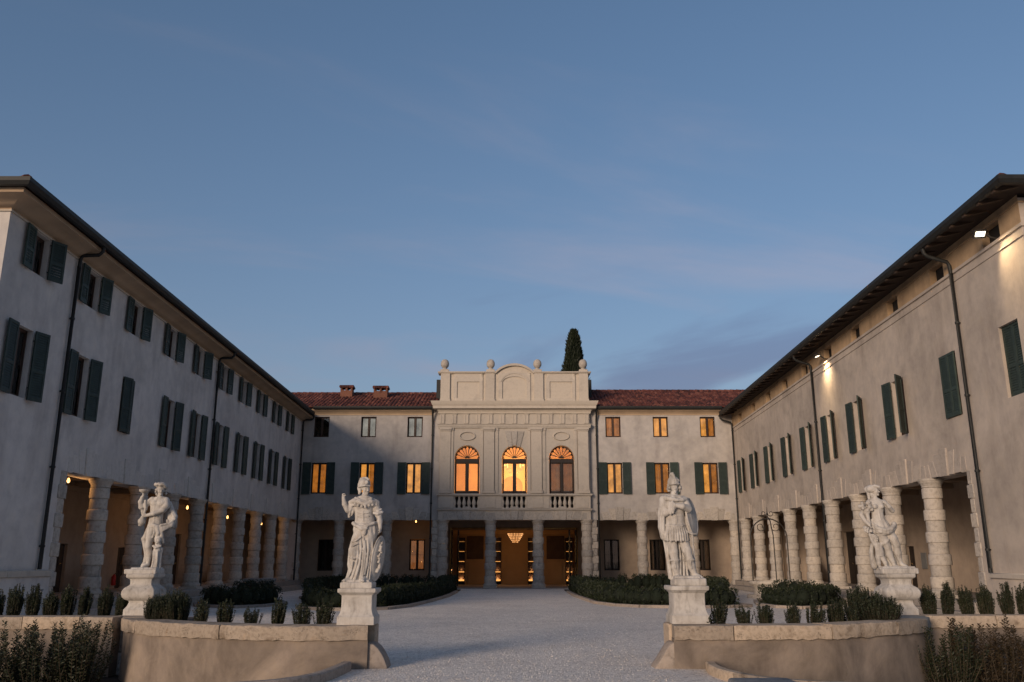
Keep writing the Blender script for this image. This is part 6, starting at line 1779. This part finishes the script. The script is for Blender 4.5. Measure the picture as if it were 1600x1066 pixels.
def at_Y(px_, Y):
    """world x for a column of the photograph at a depth (used to lay the planting out)"""
    return (px_ - 800) / 1345.0 * (Y * .9686 + (.6 - EYE) * .2487)
ORD = ['first', 'second', 'third', 'fourth', 'fifth', 'sixth', 'seventh', 'eighth', 'ninth', 'tenth']
G1 = 'box bushes in the planting strips behind the forecourt walls'
rowL = [505, 471, 433, 393, 351, 314]
yL = [14.25, 14.2, 14.3, 14.4, 14.6, 14.85]
for i, (p_, y) in enumerate(zip(rowL, yL)):
    bush('small box bush on the left curved wall, %s counting outwards from the helmeted woman' % ORD[i], at_Y(p_, y), y, .53, BUSH[i % 5], G1, None, (random.uniform(.9, 1.12), random.uniform(.9, 1.12), random.uniform(.86, 1.08)))
rowR = [1124, 1164, 1195, 1240, 1273, 1305, 1330]
yR = [14.35, 14.35, 14.4, 14.4, 14.5, 14.65, 14.85]
for i, (p_, y) in enumerate(zip(rowR, yR)):
    bush('small box bush on the right curved wall, %s counting outwards from the folded arms soldier' % ORD[i], at_Y(p_, y), y, .53, BUSH[(i + 2) % 5] if i != 5 else BUSH_T[0], G1, None, (1, 1, random.uniform(.88, 1.02) if i != 5 else .75))
for i, p_ in enumerate([190, 160, 131, 103, 77, 50, 20, -8]):
    bush('taller box bush on the far left straight wall, %s outwards from the left bulbous pedestal' % ORD[i], at_Y(p_, 16.5), 16.5 + random.uniform(-.05, .05), .53, BUSH_T[i % 3], G1, None, (random.uniform(.9, 1.12), random.uniform(.9, 1.12), random.uniform(.86, 1.08)))
for i, p_ in enumerate([1452, 1482, 1513, 1543, 1576, 1602]):
    bush('taller box bush on the far right straight wall, %s outwards from the right bulbous pedestal' % ORD[i], at_Y(p_, 16.8), 16.8 + random.uniform(-.05, .05), .53, BUSH_T[(i + 1) % 3], G1, None, (1, 1, random.uniform(.95, 1.12)))
G2 = 'big box bushes beside the bulbous pedestals'
bush('big rounded box bush in front of the left bulbous pedestal, the one nearer the pedestal', at_Y(246, 15.3), 15.45, .53, BUSH_B[1], G2, None, (.75, .75, 1.0))
bush('big upright box bush right of the left bulbous pedestal, beside the small ones', at_Y(275, 15.4), 15.35, .53, BUSH_B[0], G2, None, (.75, .75, .82))
bush('big upright box bush left of the right bulbous pedestal, the taller one', at_Y(1357, 15.4), 15.6, .53, BUSH_B[0], G2, None, (.85, .85, .92))
bush('big rounded box bush in front of the right bulbous pedestal, the lower one', at_Y(1374, 15.2), 15.25, .53, BUSH_B[1], G2, None, (.9, .9, 1.0))

# ------------------------------------------------------------------ beds and hedges of the court
def bed(name, pts, lab):
    o = sheet_poly(name, pts, -.05, .055, M['soil'])
    closed = pts + [pts[0]]
    P = []
    for a, b_ in zip(closed[:-1], closed[1:]):
        a, b_ = Vector(a), Vector(b_); n = max(1, int((b_ - a).length / 1.15))
        for k in range(n): P.append((a + (b_ - a) * k / n, a + (b_ - a) * (k + 1) / n))
    for a, b_ in P:
        if a.y > 47 and b_.y > 47: continue
        t = (b_ - a).normalized(); n = Vector((-t.y, t.x)); a2, c2 = a + t * .006, b_ - t * .006
        q = [a2 - n * .08, c2 - n * .08, c2 + n * .08, a2 + n * .08]
        m = MB(); m.prism([tuple(v) for v in q], -.02, .10, lambda x, y, z: (x, y, z)); k_ = m.build('kerb_stone', M['kerb'], None, .012); set_parent(k_, o)
BEDS = [[(-7.25, 30.6), (-6.3, 29.75), (-5, 29.4), (-4.2, 30.2), (-3.64, 32), (-3.25, 36), (-2.95, 41.2), (-2.9, 50.5), (-9.5, 50.5), (-9.3, 39.5), (-8.3, 36.4), (-7.6, 33)],
        [(-11.7, 33.2), (-11.2, 32.0), (-9.6, 31.0), (-8.8, 31.9), (-8.5, 33.8), (-9.3, 36.0), (-11.0, 36.4)],
        [(2.94, 50.5), (2.94, 41.2), (3.2, 34.6), (3.7, 32.6), (4.49, 31.5), (6.19, 31.05), (7.6, 31.35), (8.5, 32.0), (8.2, 34), (8.9, 37.4), (9.8, 40), (9.9, 50.5)],
        [(9.05, 33), (9.2, 31.3), (9.9, 30.6), (11.2, 31.5), (12.1, 33.4), (12.2, 36.0), (10.8, 37.0), (9.7, 35.8)]]
for q in BEDS: bed('planting_bed', q, '')
SPH = MB().lathe([(.02, -1)] + [(math.sin(PI * i / 8), -math.cos(PI * i / 8)) for i in range(1, 8)] + [(.02, 1)], seg=10)
def hedge(label, pts, h, w, dens=1.0, cat='hedge'):
    P = [Vector(p) for p in pts]; S = arcs(P); tot = S[-1]
    t = thing('box_hedge', label, cat, (P[len(P)//2].x, P[len(P)//2].y, .05), 0, 'box hedges round the court beds')
    Vs = []; Qs = []; core = MB(); off_ = 0
    n = int(tot / .40)
    for k in range(n):
        s = (k + .5) / n * tot
        i = max(j for j in range(len(S) - 1) if S[j] <= s)
        p = P[i] + (P[i + 1] - P[i]) * ((s - S[i]) / (S[i + 1] - S[i]))
        hh = h * random.uniform(.80, 1.08); ww = w * random.uniform(.8, 1.12)
        cx_, cy_ = p.x + random.uniform(-.05, .05), p.y + random.uniform(-.05, .05)
        c = np.array((cx_, cy_, .05 + hh * .48)); r = np.array((ww / 2, ww / 2, hh * .52))
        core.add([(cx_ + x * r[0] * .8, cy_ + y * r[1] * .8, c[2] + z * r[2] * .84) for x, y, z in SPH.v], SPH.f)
        m = int(520 * dens * (ww * hh) / .4)
        d = rng.normal(size=(m, 3)); d = unit(d); box_ = np.sign(d) * np.abs(d) ** .5                     # boxier than a ball
        rad = rng.uniform(.78, 1.05, (m, 1)); pos = c + box_ * r * rad
        pos = pos[pos[:, 2] > .06]; m = len(pos)
        dd = unit(pos - c + np.array((0, 0, .25)) + rng.normal(size=(m, 3)) * .22)
        V, Q = leaves(pos, dd, rand_dirs(m, .4), rng.uniform(.045, .085, m), rng.uniform(.028, .05, m))
        Vs.append(V); Qs.append(Q + off_); off_ += len(V)
    o = obj('foliage', fast_mesh('foliage', np.concatenate(Vs), np.concatenate(Qs), False), M['box_leaf'], t)
    core.build('stems', M['box_core'], t)  # dark solid core, its colour standing in for shade between the leaves
hedge('box hedge round the near corner of the left court bed', [(-7.0, 31.2), (-6.2, 30.4), (-5.1, 30.05), (-4.6, 30.8), (-4.15, 32.3), (-3.75, 36), (-3.45, 41)], .68, .64)
hedge('far half of the box hedge lining the left side of the drive', [(-3.45, 41.2), (-3.4, 50)], .78, .62, .8)
hedge('short box hedge in the small outer bed before the left colonnade', [(-11.2, 33.0), (-10.6, 32.2), (-9.65, 31.75), (-9.2, 32.5), (-9.0, 33.8)], .64, .62)
hedge('back row of box plants behind the short left hedge', [(-11.0, 35.9), (-9.5, 35.4)], .78, .62, .8)
hedge('box hedge along the outer side of the left court bed', [(-7.2, 32.0), (-8.0, 36.2), (-8.9, 39.6), (-9.1, 50)], .80, .6, .7)
hedge('box hedge closing the back of the left court bed before the facade', [(-8.9, 50), (-4, 50)], .8, .6, .7)
hedge('box hedge round the near corner of the right court bed', [(3.45, 41), (3.7, 34.8), (4.15, 33.0), (4.8, 32.1), (6.2, 31.65), (7.5, 31.95), (8.0, 32.4)], .68, .64)
hedge('far half of the box hedge lining the right side of the drive', [(3.45, 41.2), (3.45, 50)], .78, .62, .8)
hedge('short box hedge in the small bed in front of the iron arched well', [(9.35, 33.2), (9.5, 32.0), (10.1, 31.3), (11.0, 31.9), (11.8, 33.2), (12.0, 34.6)], .66, .62)
hedge('box hedge along the outer side of the right court bed', [(7.9, 33.6), (8.5, 37.4), (9.4, 40.2), (9.5, 50)], .80, .6, .7)
hedge('box hedge closing the back of the right court bed before the facade', [(4, 50), (9.3, 50)], .8, .6, .7)
hedge('back row of box plants between the short right hedge and the well', [(11.7, 34.2), (11.7, 35.8), (10.8, 36.5)], .78, .6, .8)

# ------------------------------------------------------------------ leafy shrubs in the foreground
def shrub(label, x, y, z, h, w, n, seed, leafmat, group):
    r = np.random.default_rng(seed)
    t = thing('leafy_shrub', label, 'shrub', (x, y, z), 0, group)
    pos = []; dr = []; st = MB()
    for k in range(n):
        a = r.uniform(0, 2 * PI); q = math.sqrt(r.uniform(0, 1)); hh = h * r.uniform(.35, 1.0) ** .8
        base = np.array((x, y, z)) + np.array((.45 * w * q * math.cos(a), .45 * w * q * math.sin(a), 0))
        tip = np.array((x, y, z)) + np.array((.68 * w * q * math.cos(a), .68 * w * q * math.sin(a), hh)) + r.normal(size=3) * .05
        mid = (base + tip) / 2 + np.array((math.cos(a), math.sin(a), 0)) * w * .08 + r.normal(size=3) * .02
        st.tube([tuple((1-s)**2 * base + 2*s*(1-s) * mid + s*s * tip) for s in (0, .25, .5, .75, 1)], [.007, .006, .005, .0035, .002], 5)
        m = int(hh / .026)
        for i in range(m):
            s = .03 + .97 * (i + .5) / m; p = (1-s)**2 * base + 2*s*(1-s) * mid + s*s * tip
            ax_ = unit((1-s) * (mid - base) + s * (tip - mid)); b0 = unit(np.cross(ax_, (math.cos(i * 1.57), math.sin(i * 1.57), .2)))
            for sg in (1, -1):
                pos.append(p); dr.append(unit(b0 * sg + ax_ * r.uniform(.35, .95) + r.normal(size=3) * .12))
    pos = np.array(pos); dr = np.array(dr); m = len(pos)
    V, Q = leaves(pos, dr, rand_dirs(m, .9), r.uniform(.045, .08, m), r.uniform(.02, .036, m))
    obj('foliage', fast_mesh('foliage', V, Q, False), M[leafmat], t)
    st.build('stems', M['bark'], t)
G3 = 'leafy shrubs growing before the straight walls'
shrub('dark leafy shrub at the left edge before the straight wall', -8.25, 14.55, -.37, .86, 1.05, 60, 21, 'shrub_leaf', G3)
shrub('dense dark leafy shrub in the middle of the left foreground clump', -7.5, 14.65, -.37, .95, .95, 80, 22, 'shrub_leaf', G3)
shrub('tall dark leafy shrub touching the curved left wall', -7.0, 14.7, -.37, 1.0, .75, 62, 23, 'shrub_leaf', G3)
shrub('open dark green shrub touching the curved right wall', 7.15, 15.0, -.37, .92, .8, 48, 24, 'shrub_leaf', G3)
shrub('bronze leaved shrub between the dark shrub and the right edge', 7.95, 15.1, -.37, .98, .95, 56, 25, 'bronze_leaf', G3)
shrub('mixed bronze shrub at the right edge before the straight wall', 8.75, 14.9, -.37, 1.0, 1.0, 62, 26, 'bronze_leaf', G3)
o = shrub('low sprig of weeds growing at the foot of the folded arms soldier pedestal', 3.16, 14.15, .60, .13, .22, 9, 27, 'shrub_leaf', 'weeds on the walls')

# ------------------------------------------------------------------ cypress behind the pavilion
def cypress(label, x, y, z, h, rmax):
    t = thing('cypress_tree', label, 'tree', (x, y, z))
    tr = MB(); tr.tube([(x, y, z), (x + .05, y, z + h * .3), (x, y, z + h * .95)], [.32, .24, .03], 10); tr.build('trunk', M['bark'], t)
    for k in range(5): pass
    def rad(s): return rmax * (np.minimum(1, (1 - s) * 3.4) ** .6) * (.55 + .45 * np.minimum(1, s * 6))
    m = 30000
    s = rng.uniform(.06, 1, m) ** .9; a = rng.uniform(0, 2 * PI, m)
    lump = 1 + .14 * np.sin(3 * a + 9 * s) + .12 * np.sin(5 * a - 21 * s) + .12 * np.sin(2 * a + 34 * s)
    R_ = rad(s) * lump * rng.uniform(.70, 1.12, m) + .05
    pos = np.stack([x + R_ * np.cos(a) + .10 * np.sin(7 * s), y + R_ * np.sin(a), z + s * h], 1)
    d = unit(np.stack([np.cos(a) * .35, np.sin(a) * .35, np.ones(m)], 1) + rng.normal(size=(m, 3)) * .18)
    V, Q = leaves(pos, d, np.stack([np.cos(a), np.sin(a), np.zeros(m)], 1) + rng.normal(size=(m, 3)) * .5, rng.uniform(.22, .5, m), rng.uniform(.07, .14, m))
    obj('crown', fast_mesh('crown', V, Q, False), M['cypress_leaf'], t)
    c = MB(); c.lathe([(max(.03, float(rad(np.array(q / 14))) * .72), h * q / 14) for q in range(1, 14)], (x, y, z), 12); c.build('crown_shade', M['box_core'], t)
cypress('tall dark cypress rising behind the right end of the pavilion attic', 5.5, 75, -.3, 21.9, 1.12)

# ------------------------------------------------------------------ the well
t = thing('well', 'round stone well with a wrought iron arch in front of the right colonnade', 'well', (11.66, 40, 0))
b = MB(); b.lathe([(1.15, 0), (1.15, .14), (.86, .16), (.82, .24), (.84, .42), (.92, .54), (1.0, .60), (1.02, .66), (1.0, .73), (.80, .73), (.78, .3), (.01, .3)], (11.66, 40, 0), 32)
b.build('wellhead', M['column'], t)
b = MB()
for x in (10.80, 12.46): b.tube([(x, 40, .70), (x, 40, 2.6)], .028, 8)
b.build('post', M['iron'], t)
b = MB(); b.tube([(11.62, 39.2, .70), (11.62, 39.25, 2.7), (11.63, 39.6, 3.35), (11.64, 40, 3.55)], .026, 8); b.build('post', M['iron'], t)
b = MB()
b.tube([(10.80 if s < .001 else 11.63 - .83 * math.cos(PI * s), 40, 2.6 + .86 * math.sin(PI * s)) for s in [i / 24 for i in range(25)]], .03, 8)
arch_o = b.build('iron_arch', M['iron'], t)
def spiral(cx_, cz_, r0, turns, sgn, a0, r_=.016):
    return [(cx_ + sgn * r0 * (1 - k / 40 * .8) * math.cos(a0 + turns * 2 * PI * k / 40), 39.97, cz_ + r0 * (1 - k / 40 * .8) * math.sin(a0 + turns * 2 * PI * k / 40)) for k in range(34)]
for s in (-1, 1):
    o = MB().tube(spiral(11.63 + s * .34, 3.10, .22, 1.4, s, PI * .9), .018, 6).build('scroll', M['iron']); set_parent(o, arch_o)
    o = MB().tube(spiral(11.63 + s * .16, 3.70, .14, 1.2, s, PI * 1.1), .016, 6).build('scroll', M['iron']); set_parent(o, arch_o)
o = MB().tube([(11.63, 39.97, 3.4), (11.63, 39.97, 3.7), (11.63, 39.97, 3.98)], [.03, .022, .008], 8).lathe([(.01, 0), (.05, .04), (.05, .08), (.01, .12)], (11.63, 39.97, 3.62), 10).build('finial', M['iron']); set_parent(o, arch_o)

# dark low stone table in front of the left colonnade
t = thing('stone_table', 'dark low stone table standing behind the short left hedge', 'stone table', (-11.3, 40, 0))
MB().box(-11.95, -10.65, 39.6, 40.4, .70, .84).build('table_top', M['slab'], t, .02)
for x in (-11.7, -10.9): MB().box(x - .12, x + .12, 39.7, 40.3, 0, .70).build('support', M['slab'], t, .02)

# fire extinguisher on the arcade wall
x, y, z = TL(36.55, -3.46, .62)
t = thing('fire_extinguisher', 'red fire extinguisher hanging on the left arcade wall', 'extinguisher', (x, y, z))
MB().lathe([(.05, 0), (.082, .015), (.085, .04), (.085, .34), (.06, .40), (.03, .42), (.03, .45)], (x, y, z), 16).build('cylinder', M['red'], t)
MB().tube([(x, y, z + .45), (x + .06, y, z + .48), (x + .11, y, z + .40), (x + .10, y, z + .15)], .014, 6).build('hose', M['iron'], t)
MB().box(x - .10, x - .02, y - .02, y + .02, z + .30, z + .34).build('bracket', M['iron'], t)

# loose pebbles on the drive
m = 7000
yy = 12.0 + 16 * rng.uniform(0, 1, m) ** 1.5; xx = rng.uniform(-2.4, 2.8, m) + (rng.uniform(-1, 1, m)) * np.clip(yy - 15, 0, 8) * .8
keep = (np.abs(xx) < 2.3) | (yy > 17.5); xx, yy = xx[keep], yy[keep]; m = len(xx)
sz = rng.uniform(.004, .011, m)
oct_ = np.array([(1, 0, 0), (0, 1, 0), (-1, 0, 0), (0, -1, 0), (0, 0, .8), (0, 0, -.3)], float); tri = np.array([(0, 1, 4), (1, 2, 4), (2, 3, 4), (3, 0, 4), (1, 0, 5), (2, 1, 5), (3, 2, 5), (0, 3, 5)])
ang = rng.uniform(0, 6.28, m); st_ = rng.uniform(.7, 1.4, (m, 3))
V = oct_[None] * sz[:, None, None] * st_[:, None]; ca, sa = np.cos(ang)[:, None], np.sin(ang)[:, None]
V = np.stack([V[..., 0] * ca - V[..., 1] * sa + xx[:, None], V[..., 0] * sa + V[..., 1] * ca + yy[:, None], V[..., 2] + .004], -1)
o = obj('gravel_pebbles', fast_mesh('gravel_pebbles', V.reshape(-1, 3), (tri[None] + 6 * np.arange(m)[:, None, None]).reshape(-1, 3)), M['gravel'])
tag(o, 'loose pale pebbles scattered over the gravel drive', 'gravel', kind='stuff')
